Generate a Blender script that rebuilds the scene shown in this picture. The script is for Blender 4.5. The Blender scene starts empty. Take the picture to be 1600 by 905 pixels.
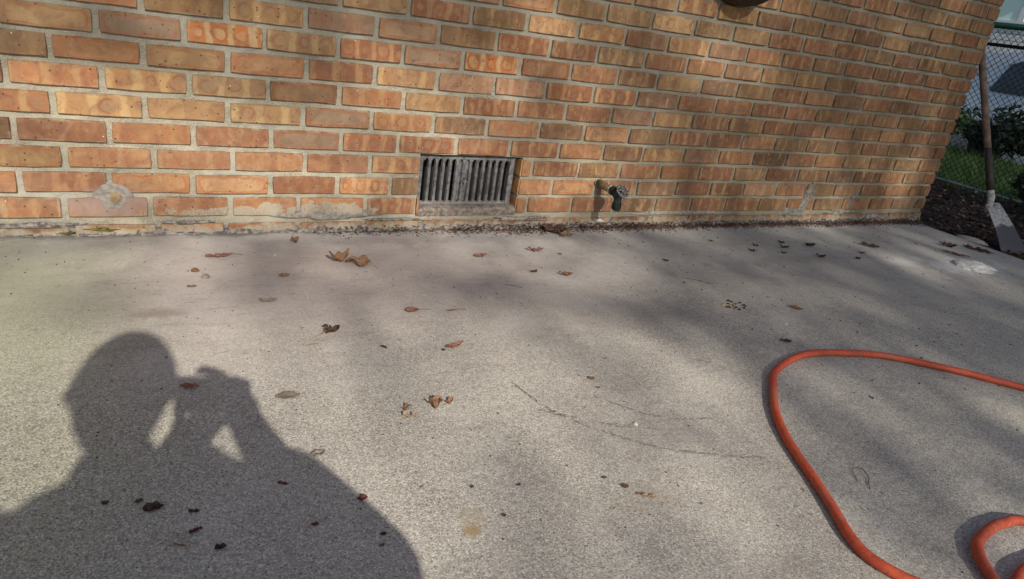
import bpy, bmesh, math, random
import numpy as np
from mathutils import Vector, Matrix, noise
C = bpy.context.scene.collection
R = math.radians
rnd = random.Random(11)

# ---------------------------------------------------------------- camera, world, sun
cam_d = bpy.data.cameras.new('camera'); cam = bpy.data.objects.new('camera', cam_d); C.objects.link(cam)
CAM = Vector((0.63586, -2.09064, 0.74698))
rot = Matrix(((0.872188, 0.063205, -0.485071), (-0.466707, 0.404572, -0.786451), (0.146538, 0.912319, 0.382361)))
cam.matrix_world = Matrix.Translation(CAM) @ rot.to_4x4()
cam_d.sensor_fit = 'HORIZONTAL'; cam_d.sensor_width = 36; cam_d.lens = 36*1074.16/1600
cam_d.clip_start = 0.01; cam_d.clip_end = 800
sc = bpy.context.scene
sc.camera = cam
SUN = Vector((.11, 1, -.62)).normalized()          # way the light travels
w = bpy.data.worlds.new('World'); sc.world = w; w.use_nodes = True
nt = w.node_tree; bg = nt.nodes['Background']
sky = nt.nodes.new('ShaderNodeTexSky'); sky.sky_type = 'NISHITA'; sky.sun_disc = False
sky.sun_elevation = R(31.6); sky.sun_rotation = R(180+6.3)
sky.air_density = 1.0; sky.dust_density = 1.5
nt.links.new(sky.outputs[0], bg.inputs[0]); bg.inputs[1].default_value = 0.105
sl = bpy.data.lights.new('sun', 'SUN'); sl.energy = 4.7; sl.angle = R(.55); sl.color = (1, .93, .83)
so = bpy.data.objects.new('sun', sl); C.objects.link(so)
so.rotation_euler = SUN.to_track_quat('-Z', 'Y').to_euler()
sc.view_settings.view_transform = 'Standard'; sc.view_settings.look = 'None'
sc.view_settings.exposure = 0.25; sc.view_settings.gamma = 1
sc.render.engine = 'CYCLES'

# ---------------------------------------------------------------- helpers
def gz(x, y=0): return -0.0083 - 0.00486*min(x, 4.5)
class MB:
    def __init__(s): s.v = []; s.f = []; s.m = []
    def add(s, v, f, m=0):
        b = len(s.v); s.v += [tuple(p) for p in v]; s.f += [tuple(b+i for i in q) for q in f]; s.m += [m]*len(f)
    def box(s, a, b, m=0, M=None):
        (x0, y0, z0), (x1, y1, z1) = a, b
        v = [(x0,y0,z0),(x1,y0,z0),(x1,y1,z0),(x0,y1,z0),(x0,y0,z1),(x1,y0,z1),(x1,y1,z1),(x0,y1,z1)]
        if M: v = [M @ Vector(p) for p in v]
        s.add(v, [(0,3,2,1),(4,5,6,7),(0,1,5,4),(1,2,6,5),(2,3,7,6),(3,0,4,7)], m)
    def tube(s, pts, rad, n=10, m=0, cap=True):
        pts = [Vector(p) for p in pts]; N = len(pts)
        rs = rad if isinstance(rad, (list, tuple)) else [rad]*N
        up = Vector((0, 0, 1)); rings = []; prev = None
        for i, p in enumerate(pts):
            t = (pts[min(i+1, N-1)]-pts[max(i-1, 0)]).normalized()
            if prev is None:
                a = up if abs(t.z) < .9 else Vector((1, 0, 0)); u = t.cross(a).normalized()
            else: u = (prev - t*prev.dot(t)).normalized()
            prev = u; v2 = t.cross(u)
            rings.append([p+(u*math.cos(2*math.pi*k/n)+v2*math.sin(2*math.pi*k/n))*rs[i] for k in range(n)])
        v = [q for r_ in rings for q in r_]; f = []
        for i in range(N-1):
            for k in range(n):
                f.append((i*n+k, i*n+(k+1) % n, (i+1)*n+(k+1) % n, (i+1)*n+k))
        if cap: f.append(tuple(range(n-1, -1, -1))); f.append(tuple((N-1)*n+k for k in range(n)))
        s.add(v, f, m)
    def build(s, name, mat, parent=None, smooth=False):
        me = bpy.data.meshes.new(name); me.from_pydata(s.v, [], s.f)
        for mm in (mat if isinstance(mat, list) else [mat]): me.materials.append(mm)
        me.polygons.foreach_set('material_index', s.m)
        if smooth: me.polygons.foreach_set('use_smooth', [True]*len(me.polygons))
        me.update(); o = bpy.data.objects.new(name, me); C.objects.link(o)
        if parent: o.parent = parent
        return o
def empty(name, loc, rz=0):
    o = bpy.data.objects.new(name, None); o.location = loc; o.rotation_euler = (0, 0, rz); o.empty_display_size = .05
    C.objects.link(o); return o
def tag(o, label=None, cat=None, group=None, kind=None):
    if label: o['label'] = label
    if cat: o['category'] = cat
    if group: o['group'] = group
    if kind: o['kind'] = kind
    return o
def keepw(o, root):                                 # parent while leaving world-space mesh where it is
    o.parent = root; o.matrix_parent_inverse = Matrix.Translation(-Vector(root.location)) if root.rotation_euler.z == 0 else root.matrix_world.inverted()
    return o
def catmull(P, n=8):
    P = [Vector(p) for p in P]; Q = [P[0]*2-P[1]]+P+[P[-1]*2-P[-2]]; out = []
    for i in range(1, len(Q)-2):
        a, b, c, d = Q[i-1:i+3]
        for k in range(n):
            t = k/n
            out.append(.5*((2*b)+(c-a)*t+(2*a-5*b+4*c-d)*t*t+(3*b-a-3*c+d)*t**3))
    out.append(P[-1]); return out

# ---------------------------------------------------------------- node helpers / materials
class NT:
    def __init__(s, name):
        s.mat = bpy.data.materials.new(name); s.mat.use_nodes = True; s.t = s.mat.node_tree
        s.b = s.t.nodes['Principled BSDF']; s.out = s.t.nodes['Material Output']
        s.geo = s.n('ShaderNodeNewGeometry').outputs['Position']; s._tc = None
    def n(s, typ, **k):
        nd = s.t.nodes.new(typ)
        for a, v in k.items(): setattr(nd, a, v)
        return nd
    def L(s, a, b): s.t.links.new(a, b)
    def setin(s, nd, i, v):
        if v is None: return
        if isinstance(v, bpy.types.NodeSocket): s.L(v, nd.inputs[i])
        else: nd.inputs[i].default_value = v
    def math(s, op, a, b=None, c=None, clamp=False):
        nd = s.n('ShaderNodeMath', operation=op, use_clamp=clamp)
        for i, v in enumerate((a, b, c)): s.setin(nd, i, v)
        return nd.outputs[0]
    def mix(s, f, a, b, mode='MIX'):
        nd = s.n('ShaderNodeMix', data_type='RGBA', blend_type=mode, clamp_factor=True)
        s.setin(nd, 0, f)
        for i, v in ((6, a), (7, b)):
            if isinstance(v, tuple) and len(v) == 3: v = (*v, 1)
            s.setin(nd, i, v)
        return nd.outputs[2]
    def noise(s, scale, vec=None, detail=3, rough=.55, dist=0, out=0):
        nd = s.n('ShaderNodeTexNoise'); s.L(vec or s.geo, nd.inputs['Vector'])
        nd.inputs['Scale'].default_value = scale; nd.inputs['Detail'].default_value = detail
        nd.inputs['Roughness'].default_value = rough; nd.inputs['Distortion'].default_value = dist
        return nd.outputs[out]
    def vor(s, scale, vec=None, out='Color', feature='F1'):
        nd = s.n('ShaderNodeTexVoronoi', feature=feature); s.L(vec or s.geo, nd.inputs['Vector'])
        nd.inputs['Scale'].default_value = scale; return nd.outputs[out]
    def ramp(s, f, lo, hi, a=0., b=1.):
        nd = s.n('ShaderNodeMapRange', clamp=True, interpolation_type='SMOOTHSTEP'); s.setin(nd, 0, f)
        for i, v in ((1, lo), (2, hi), (3, a), (4, b)): nd.inputs[i].default_value = v
        return nd.outputs[0]
    def cramp(s, f, stops):
        nd = s.n('ShaderNodeValToRGB'); s.L(f, nd.inputs[0]); e = nd.color_ramp.elements
        while len(e) < len(stops): e.new(.5)
        for q, (p, c) in zip(e, stops): q.position = p; q.color = (*c, 1)
        return nd.outputs[0]
    def xyz(s, vec=None):
        nd = s.n('ShaderNodeSeparateXYZ'); s.L(vec or s.geo, nd.inputs[0]); return nd.outputs
    def vmul(s, vec, v):
        nd = s.n('ShaderNodeVectorMath', operation='MULTIPLY'); s.L(vec, nd.inputs[0]); nd.inputs[1].default_value = v; return nd.outputs[0]
    def blob(s, cx, cy, rx, ry, X, Y, wob=None, amp=.5, lo=.6, hi=1.2):
        dx = s.math('DIVIDE', s.math('SUBTRACT', X, cx), rx); dy = s.math('DIVIDE', s.math('SUBTRACT', Y, cy), ry)
        d = s.math('SQRT', s.math('ADD', s.math('MULTIPLY', dx, dx), s.math('MULTIPLY', dy, dy)))
        if wob is not None: d = s.math('ADD', d, s.math('MULTIPLY', s.math('SUBTRACT', wob, .5), amp*2))
        return s.ramp(d, lo, hi, 1, 0)
    def bump(s, h, dist, strength=1, prev=None):
        nd = s.n('ShaderNodeBump'); nd.inputs['Strength'].default_value = strength; nd.inputs['Distance'].default_value = dist
        s.L(h, nd.inputs['Height'])
        if prev: s.L(prev, nd.inputs['Normal'])
        return nd.outputs[0]
    def fin(s, col, rough=.9, normal=None, metal=0, spec=.3):
        s.setin(s.b, 'Base Color', (*col, 1) if isinstance(col, tuple) and len(col) == 3 else col)
        s.setin(s.b, 'Roughness', rough); s.setin(s.b, 'Metallic', metal); s.b.inputs['Specular IOR Level'].default_value = spec
        if normal is not None: s.L(normal, s.b.inputs['Normal'])
        return s.mat
def simple(name, col, rough=.8, metal=0, var=.3, scale=40, bump=0, spec=.3, col2=None):
    t = NT(name); f = t.noise(scale, detail=4); c2 = col2 or tuple(x*(1-var) for x in col); c1 = tuple(min(1, x*(1+var*.6)) for x in col)
    c = t.mix(t.ramp(f, .35, .65), c2, c1)
    return t.fin(c, rough, t.bump(f, bump) if bump else None, metal, spec)

def mortar_like(t, X, Y, Z):
    n1 = t.noise(9, detail=5); n2 = t.noise(260, detail=2)
    c = t.mix(t.ramp(n1, .35, .65), (.215, .195, .148), (.335, .308, .238))
    c = t.mix(t.ramp(n2, .45, .75), c, (.40, .365, .29)); c = t.mix(t.math('MULTIPLY', t.ramp(t.math('ADD', X, t.math('MULTIPLY', n1, .8)), 2.0, 3.4), .62), c, (.185, .155, .105)); c = t.mix(t.math('MULTIPLY', t.ramp(t.math('ADD', Z, t.math('MULTIPLY', n1, .25)), .45, .75), .4), c, (.20, .195, .175))  # browner to the right: mostly shade painted into the mortar; greyer upwards
    c = t.mix(t.math('MULTIPLY', t.ramp(t.noise(420, detail=1), .62, .75), .5), c, (.13, .11, .09))
    return c, n1, n2
# --- brick (per-object properties steer tone and pattern)
def brick_mat(name, per_object=True):
    t = NT(name); X, Y, Z = t.xyz()[:3]
    P = t.geo
    if per_object:
        def att(nm, o='Fac'):
            a = t.n('ShaderNodeAttribute', attribute_type='OBJECT', attribute_name=nm); return a.outputs[o]
        c1, c2, c3 = att('c1', 'Color'), att('c2', 'Color'), att('c3', 'Color')
        wr, wd, wb, seed = att('w_rim'), att('w_dot'), att('w_band'), att('seed')
        tc = t.n('ShaderNodeTexCoord').outputs['Object']; lx, ly, lz = t.xyz(tc)[:3]
        u, v = lx, lz
        # distort
        dn = t.n('ShaderNodeTexNoise'); dn.inputs['Scale'].default_value = 22; dn.inputs['Detail'].default_value = 2; t.L(P, dn.inputs['Vector'])
        ds = t.xyz(dn.outputs['Color'])
        u2 = t.math('ADD', u, t.math('MULTIPLY', t.math('SUBTRACT', ds[0], .5), .16))
        v2 = t.math('ADD', v, t.math('MULTIPLY', t.math('SUBTRACT', ds[1], .5), .34))
        big = t.ramp(t.noise(14, detail=4, dist=.6), .36, .64)
        base = t.mix(t.math('MULTIPLY', big, .75), c1, c2); base = t.mix(t.math('MULTIPLY', t.ramp(t.noise(17, detail=5, dist=1.4), .47, .66), .55), base, c3); base = t.mix(t.math('MULTIPLY', t.ramp(t.noise(11, detail=4, dist=.8), .50, .66), .35), base, (.26, .17, .13))
        fade = t.ramp(t.noise(24, detail=3), .38, .58)
        # rim: rounded box distance in metres
        qx = t.math('MAXIMUM', t.math('SUBTRACT', t.math('MULTIPLY', t.math('ABSOLUTE', u2), .19), .066), 0)
        qy = t.math('MAXIMUM', t.math('SUBTRACT', t.math('MULTIPLY', t.math('ABSOLUTE', v2), .058), .004), 0)
        q = t.math('SQRT', t.math('ADD', t.math('MULTIPLY', qx, qx), t.math('MULTIPLY', qy, qy)))
        inside = t.ramp(q, .0125, .0190, 1, 0)
        line = t.math('MULTIPLY', t.ramp(q, .0135, .0165), t.ramp(q, .017, .021, 1, 0))
        rimc = t.mix(inside, c1, t.mix(t.math('MULTIPLY', big, .6), c3, c2)); rimc = t.mix(t.math('MULTIPLY', t.math('MULTIPLY', line, t.math('MULTIPLY_ADD', fade, .6, .4)), .85), rimc, (.34, .11, .055))
        col = t.mix(wr, base, rimc)
        # bands
        ph = t.math('MULTIPLY', t.math('ADD', u2, t.math('MULTIPLY', seed, .035)), t.math('MULTIPLY_ADD', seed, .12, 3.1))
        fr = t.math('SUBTRACT', t.math('FRACT', t.math('ADD', ph, .5)), .5)
        bands = t.ramp(t.math('ABSOLUTE', fr), .30, .40)
        nb = t.ramp(t.noise(1.3, t.vmul(P, (22, 1, 3)), detail=2), .45, .6)
        col = t.mix(t.math('MULTIPLY', wb, t.math('MULTIPLY', bands, .85)), col, c3)
        col = t.mix(t.math('MULTIPLY', wb, t.math('MULTIPLY', nb, .55)), col, c2)
        # three kiss-mark discs
        dx = t.math('MULTIPLY', fr, .0633); dz = t.math('MULTIPLY', v2, .058)
        rr = t.math('SQRT', t.math('ADD', t.math('MULTIPLY', dx, dx), t.math('MULTIPLY', dz, dz)))
        rr = t.math('ADD', rr, t.math('MULTIPLY', t.math('SINE', t.math('ADD', t.math('MULTIPLY', seed, 7), t.math('MULTIPLY', t.math('FLOOR', t.math('ADD', ph, .5)), 2.4))), .0032)); disc = t.ramp(rr, .0105, .0155, 1, 0); ring = t.math('MULTIPLY', t.ramp(rr, .011, .0145), t.ramp(rr, .016, .021, 1, 0))
        halo = t.ramp(rr, .020, .026, 1, 0)
        dc = t.mix(halo, t.mix(bands, c1, c3), c1); dc = t.mix(t.math('MULTIPLY', t.math('MULTIPLY', ring, fade), .8), dc, (.22, .085, .055)); dc = t.mix(t.math('MULTIPLY', disc, t.math('MULTIPLY_ADD', fade, .5, .3)), dc, t.mix(t.ramp(seed, -2, 2), t.mix(.5, c2, (.25, .20, .155)), c3))
        col = t.mix(wd, col, dc)
        # darker burnt arris
        ed = t.math('MAXIMUM', t.ramp(t.math('ABSOLUTE', v), .40, .5), t.ramp(t.math('ABSOLUTE', u), .475, .5))
        col = t.mix(t.math('MULTIPLY', t.math('MULTIPLY', ed, t.ramp(t.noise(40), .35, .6)), .5), col, (.15, .075, .05)); mo_, _a, _b = mortar_like(t, X, Y, Z); me_ = t.math('MULTIPLY', t.math('MAXIMUM', t.ramp(t.math('ABSOLUTE', v), .36, .50), t.ramp(t.math('ABSOLUTE', u), .46, .50)), t.ramp(t.noise(28, detail=5, dist=.5), .47, .58)); col = t.mix(t.math('MULTIPLY', me_, .85), col, mo_)
    else:
        rp = t.n('ShaderNodeNewGeometry').outputs['Random Per Island']
        col = t.cramp(rp, [(0, (.16, .075, .045)), (.25, (.33, .15, .08)), (.5, (.42, .21, .10)), (.75, (.30, .18, .09)), (1, (.50, .31, .15))])
        col = t.mix(t.math('MULTIPLY', t.ramp(t.noise(16, detail=4), .4, .65), .4), col, (.25, .13, .08))
    # shared fine life: grain, specks, pits, limy film
    g = t.noise(330, detail=2); col = t.mix(.42, col, t.mix(g, (.28, .28, .28), (.72, .72, .72)), 'OVERLAY')
    col = t.mix(t.math('MULTIPLY', t.ramp(t.noise(60, detail=4), .54, .68), .42), col, (.19, .11, .075)); col = t.mix(t.math('MULTIPLY', t.ramp(t.noise(5, detail=5), .5, .72), .30), col, (.20, .165, .13))
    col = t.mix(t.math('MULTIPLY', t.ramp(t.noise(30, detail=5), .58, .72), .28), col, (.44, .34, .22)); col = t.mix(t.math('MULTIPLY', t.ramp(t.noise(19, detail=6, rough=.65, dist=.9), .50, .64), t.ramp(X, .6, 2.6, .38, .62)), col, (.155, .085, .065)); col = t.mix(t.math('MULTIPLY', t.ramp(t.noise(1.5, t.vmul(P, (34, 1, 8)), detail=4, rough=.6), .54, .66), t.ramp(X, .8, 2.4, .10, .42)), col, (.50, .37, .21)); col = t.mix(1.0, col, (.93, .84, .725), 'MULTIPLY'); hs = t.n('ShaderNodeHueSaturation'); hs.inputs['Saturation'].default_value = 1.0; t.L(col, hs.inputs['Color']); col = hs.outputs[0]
    pit = t.vor(70, out='Distance'); pr = t.xyz(t.vor(70, out='Color'))[0]
    pits = t.math('MULTIPLY', t.ramp(pit, .08, .20, 1, 0), t.ramp(pr, .66, .68)); col = t.mix(t.math('MULTIPLY', pits, .85), col, (.07, .035, .025))
    wp = t.math('MULTIPLY', t.ramp(pit, .06, .13, 1, 0), t.ramp(pr, .05, .04)); col = t.mix(wp, col, (.72, .66, .56))
    # mortar smears on the lowest two courses (their own shape)
    wob = t.noise(38, detail=5); mc, n1, n2 = mortar_like(t, X, Y, Z)
    s1 = t.blob(1.21, .058, .17, .030, X, Z, wob, .9, .7, .9); s2 = t.blob(1.02, .062, .055, .024, X, Z, wob, .9, .7, .9)
    low = t.ramp(t.math('ADD', Z, t.math('MULTIPLY', t.math('SUBTRACT', t.noise(20, detail=5), .5), .10)), -.004, .016, 1, 0)
    s3 = t.math('MULTIPLY', t.blob(.93, .052, .22, .02, X, Z, wob, 1.0, .7, .9), .9)
    lime = t.math('MULTIPLY', t.ramp(t.noise(9, detail=6, rough=.7), .60, .72), t.ramp(Z, .02, .4, .5, .04))
    sm = t.math('MAXIMUM', t.math('MAXIMUM', s1, s2), t.math('MAXIMUM', low, t.math('MAXIMUM', s3, lime)))
    col = t.mix(t.math('MULTIPLY', sm, .86), col, mc)
    # brown patch under the tap, purplish patch left
    st = t.math('MULTIPLY', t.blob(2.25, .08, .035, .09, X, Z, wob, .5, .5, 1.2), .35); col = t.mix(st, col, (.15, .11, .08))
    pu = t.math('MULTIPLY', t.blob(.60, .085, .13, .045, X, Z, wob, .5, .5, 1.2), .45); col = t.mix(pu, col, (.24, .19, .19))
    h = t.math('ADD', t.math('MULTIPLY', g, .35), t.math('ADD', t.math('MULTIPLY', t.noise(70, detail=4), 1.0), t.math('MULTIPLY', pits, -1.2)))
    h = t.math('ADD', h, t.math('MULTIPLY', sm, .8))
    return t.fin(col, .88, t.bump(h, .0016, .9), spec=.25)
M_brick = brick_mat('kiln_fired_brick'); M_brick_far = brick_mat('kiln_fired_brick_plain', False)

def mortar_mat():
    t = NT('mortar'); X, Y, Z = t.xyz()[:3]; c, n1, n2 = mortar_like(t, X, Y, Z)
    dirt = t.ramp(t.math('ADD', Z, t.math('MULTIPLY', t.math('SUBTRACT', t.noise(25, detail=5), .5), .09)), -.012, .026, 1, 0)
    c = t.mix(t.math('MULTIPLY', dirt, .55), c, (.16, .13, .105))
    c = t.mix(t.math('MULTIPLY', t.ramp(t.noise(3.5, detail=3), .5, .7), .35), c, (.25, .26, .245))
    h = t.math('ADD', t.math('MULTIPLY', t.noise(45, detail=5), 1), t.math('MULTIPLY', n2, .4))
    return t.fin(c, .95, t.bump(h, .004, 1), spec=.15)
M_mortar = mortar_mat()
def patch_mat(name, a, b, mossy=False):
    t = NT(name); n = t.noise(70, detail=5); c = t.mix(t.ramp(n, .35, .65), a, b); g = t.noise(300, detail=2)
    c = t.mix(t.math('MULTIPLY', t.ramp(g, .6, .72), .5), c, (.08, .07, .06))
    return t.fin(c, .95, t.bump(t.math('ADD', n, t.math('MULTIPLY', g, .5)), .004, 1), spec=.15)
M_patch = patch_mat('cement_smear', (.18, .165, .155), (.285, .26, .225))
M_patch2 = patch_mat('grey_cement_smear', (.12, .115, .10), (.235, .215, .18))
M_ochre = patch_mat('ochre_mortar', (.20, .145, .085), (.28, .21, .125))
M_moss = patch_mat('moss', (.05, .05, .018), (.15, .14, .04))
M_base = patch_mat('crumbling_footing', (.10, .085, .08), (.30, .27, .235))
M_lime = patch_mat('white_lime', (.38, .37, .35), (.58, .56, .53))

def concrete():
    t = NT('patio_concrete'); X, Y, Z = t.xyz()[:3]
    n1 = t.noise(1.6, detail=5, rough=.6); n2 = t.noise(6, detail=5, dist=.4)
    c = t.mix(t.ramp(n1, .35, .65), (.365, .34, .305), (.49, .46, .41))
    c = t.mix(t.math('MULTIPLY', t.ramp(n2, .42, .68), .45), c, (.265, .24, .215)); c = t.mix(t.math('MULTIPLY', t.ramp(t.noise(2.3, t.vmul(t.geo, (1, 1.6, 1)), detail=7, rough=.75, dist=.3), .52, .64), .42), c, (.225, .20, .18))
    # pinkish film towards the wall, algae green at the left, cooler right
    pink = t.math('MULTIPLY', t.blob(1.25, -.35, .8, .5, X, Y, n2, .4, .2, 1.3), .45); c = t.mix(pink, c, (.46, .375, .335))
    green = t.math('MULTIPLY', t.ramp(t.math('ADD', X, t.math('MULTIPLY', t.math('SUBTRACT', n1, .5), .8)), .42, .80, 1, 0), .75)
    c = t.mix(green, c, (.315, .335, .215))
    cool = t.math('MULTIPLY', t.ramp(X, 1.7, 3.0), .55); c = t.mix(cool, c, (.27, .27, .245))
    gw = t.math('MULTIPLY', t.ramp(Y, -.28, -.02), t.ramp(t.noise(3.2, detail=4), .3, .7)); c = t.mix(t.math('MULTIPLY', gw, .45), c, (.36, .365, .36))
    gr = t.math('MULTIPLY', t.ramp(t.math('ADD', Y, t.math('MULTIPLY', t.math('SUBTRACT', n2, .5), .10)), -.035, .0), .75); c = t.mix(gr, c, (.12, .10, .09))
    # exposed sand grains, stronger in the worn front
    expo = t.ramp(t.math('ADD', Y, t.math('MULTIPLY', t.math('SUBTRACT', n1, .5), 1.0)), -1.05, -.25, 1, .18)
    vc = t.vor(430, out='Color'); vx = t.xyz(vc)
    grain = t.cramp(vx[0], [(0, (.10, .09, .07)), (.16, (.19, .17, .14)), (.4, (.33, .305, .25)), (.62, (.41, .37, .28)), (.82, (.50, .46, .38)), (.97, (.72, .70, .63))])
    c = t.mix(t.math('MULTIPLY', expo, .58), c, grain)
    v2 = t.xyz(t.vor(190, out='Color')); d2 = t.vor(190, out='Distance')
    sp = t.math('MULTIPLY', t.ramp(v2[0], .84, .86), t.ramp(d2, .25, .38, 1, 0)); c = t.mix(t.math('MULTIPLY', t.math('MULTIPLY', sp, expo), .75), c, (.09, .08, .065))
    sw = t.math('MULTIPLY', t.ramp(v2[1], .91, .93), t.ramp(d2, .2, .33, 1, 0)); c = t.mix(t.math('MULTIPLY', t.math('MULTIPLY', sw, expo), .7), c, (.62, .60, .52))
    so_ = t.math('MULTIPLY', t.ramp(v2[2], .94, .95), t.ramp(d2, .2, .33, 1, 0)); c = t.mix(t.math('MULTIPLY', so_, .7), c, (.46, .31, .14))
    swp = t.noise(7, t.vmul(t.geo, (1, 4.5, 1)), detail=6, rough=.7, dist=.4); c = t.mix(t.math('MULTIPLY', t.ramp(swp, .52, .70), .30), c, (.21, .185, .165))
    c = t.mix(t.math('MULTIPLY', t.ramp(t.noise(19, detail=5, rough=.7), .55, .68), .26), c, (.55, .52, .46))
    # larger grime spots + smudges
    v3 = t.xyz(t.vor(22, out='Color')); d3 = t.math('ADD', t.vor(22, out='Distance'), t.math('MULTIPLY', t.math('SUBTRACT', t.noise(150), .5), .25))
    gs = t.math('MULTIPLY', t.ramp(v3[0], .82, .84), t.ramp(d3, .04, .12, 1, 0)); c = t.mix(t.math('MULTIPLY', gs, .75), c, (.09, .065, .05))
    fine = t.noise(75, detail=5); c = t.mix(t.math('MULTIPLY', t.ramp(fine, .56, .72), .34), c, (.17, .145, .12))
    wob = t.noise(24, detail=5)
    def stain(cx, cy, rx, ry, amt, colr, lo=.3, hi=1.1, amp=.6):
        nonlocal c
        c = t.mix(t.math('MULTIPLY', t.blob(cx, cy, rx, ry, X, Y, wob, amp, lo, hi), amt), c, colr)
    stain(1.075, -1.370, .022, .016, .75, (.30, .19, .07)); stain(1.09, -1.345, .035, .03, .3, (.32, .24, .13))
    stain(.69, -.52, .06, .03, .5, (.20, .14, .11), .1, 1.2, 1.0)
    stain(.59, -.06, .12, .05, .45, (.17, .15, .13), .2, 1.2, .8)
    stain(.40, -.88, .03, .02, .6, (.22, .22, .24))
    stain(3.85, -.60, .26, .10, .75, (.55, .55, .53), .3, 1.15, .9); stain(3.55, -.50, .20, .06, .35, (.55, .55, .54), .2, 1.1, .9)
    stain(3.0, -.42, .45, .05, .35, (.20, .18, .16), .2, 1.2, 1.0)
    stain(1.9, -.10, .5, .05, .4, (.22, .21, .21), .2, 1.2, 1.0)
    stain(1.25, -.10, .35, .05, .4, (.24, .22, .21), .2, 1.2, 1.0); stain(2.6, -.55, .5, .16, .35, (.22, .195, .175), .1, 1.2, 1.0); stain(1.9, -.75, .35, .12, .3, (.25, .215, .19), .1, 1.2, 1.0); stain(1.55, -1.25, .22, .10, .35, (.20, .18, .165), .1, 1.2, 1.0)
    stain(1.53, -1.62, .10, .05, .3, (.22, .20, .18), .2, 1.2, .8)
    stain(1.40, -1.40, .09, .05, .25, (.24, .19, .13), .2, 1.2, .8)
    h = t.math('ADD', t.math('MULTIPLY', t.math('SUBTRACT', 1, t.vor(430, out='Distance')), expo), t.math('MULTIPLY', fine, .8))
    nrm = t.bump(h, .0007, .7); nrm = t.bump(t.noise(12, detail=4), .004, .5, nrm)
    return t.fin(c, .9, nrm, spec=.25)
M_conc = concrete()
def soil():
    t = NT('dark_soil'); n = t.noise(30, detail=6, rough=.7); c = t.mix(t.ramp(n, .35, .7), (.018, .013, .010), (.075, .052, .036))
    X, Y, Z = t.xyz()[:3]
    g = t.math('MULTIPLY', t.ramp(X, 6.1, 6.6), t.ramp(t.noise(4, detail=4), .3, .45)); c = t.mix(g, c, (.05, .085, .022))
    far = t.ramp(Y, -4.0, -4.6); c = t.mix(far, c, t.mix(t.noise(8, detail=4), (.05, .085, .022), (.09, .12, .04)))
    return t.fin(c, .95, t.bump(n, .02, 1), spec=.1)
M_soil = soil()

# ---------------------------------------------------------------- setting: ground, patio
g = MB()
def sheet(mb, x0, x1, y0, y1, nx, ny, zf, m=0):
    v = [(x0+(x1-x0)*i/nx, y0+(y1-y0)*j/ny) for j in range(ny+1) for i in range(nx+1)]
    mb.add([(x, y, zf(x, y)) for x, y in v], [(j*(nx+1)+i, j*(nx+1)+i+1, (j+1)*(nx+1)+i+1, (j+1)*(nx+1)+i) for j in range(ny) for i in range(nx)], m)
def soilz(x, y):
    z = -.075 + .022*noise.noise((x*2.1, y*2.1, 0)) + .012*noise.noise((x*9, y*9, 3)) if abs(x) < 30 and abs(y) < 30 else -.075
    if 4.4 < x < 6.3: z += .02
    if x > 9.0: z -= min(.38, (x-9.0)*.25)
    return z
xs = [-400, -60, -15, -5]+[4.3+.1*i for i in range(30)]+[7.4, 8, 9, 10, 11, 12, 14, 18, 30, 60, 400]
ys = [-400, -60, -15, -6, -5, -4]+[-3.9+.15*i for i in range(40)]+[2.3, 3, 4, 6, 10, 20, 60, 400]
v = [(x, y, soilz(x, y)) for y in ys for x in xs]; nx = len(xs)
g.add(v, [(j*nx+i, j*nx+i+1, (j+1)*nx+i+1, (j+1)*nx+i) for j in range(len(ys)-1) for i in range(nx-1)])
tag(g.build('ground', M_soil, smooth=True), kind='structure')

p = MB(); X0, X1, Y0, Y1 = -2.6, 4.455, -3.9, .004      # slab: top sheet with a worn, slightly chipped right edge
N, Mn = 140, 80
def edge(y): return X1+.012*noise.noise((y*6, 2, 0))+.007*noise.noise((y*31, 5, 0))
top = []
for j in range(Mn+1):
    y = Y0+(Y1-Y0)*j/Mn
    for i in range(N+1):
        x = X0+(edge(y)-X0)*i/N
        z = gz(x)+.0012*noise.noise((x*3, y*3, 0))
        if i == N: z -= .010
        top.append((x, y, z))
p.add(top, [(j*(N+1)+i, j*(N+1)+i+1, (j+1)*(N+1)+i+1, (j+1)*(N+1)+i) for j in range(Mn) for i in range(N)])
b0 = [(edge(Y0+(Y1-Y0)*j/Mn), Y0+(Y1-Y0)*j/Mn) for j in range(Mn+1)]
p.add([(x, y, gz(x)-.010) for x, y in b0]+[(x+.004, y, -.16) for x, y in b0], [(j, Mn+1+j, Mn+2+j, j+1) for j in range(Mn)])
p.add([(X0, Y0, gz(X0)), (X0, Y1, gz(X0)), (X0, Y1, -.16), (X0, Y0, -.16)], [(0, 1, 2, 3)])
p.add([(X0, Y0, gz(X0)), (X1, Y0, gz(X1)), (X1, Y0, -.16), (X0, Y0, -.16)], [(3, 2, 1, 0)])
tag(p.build('patio', M_conc, smooth=True), kind='structure')

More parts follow.
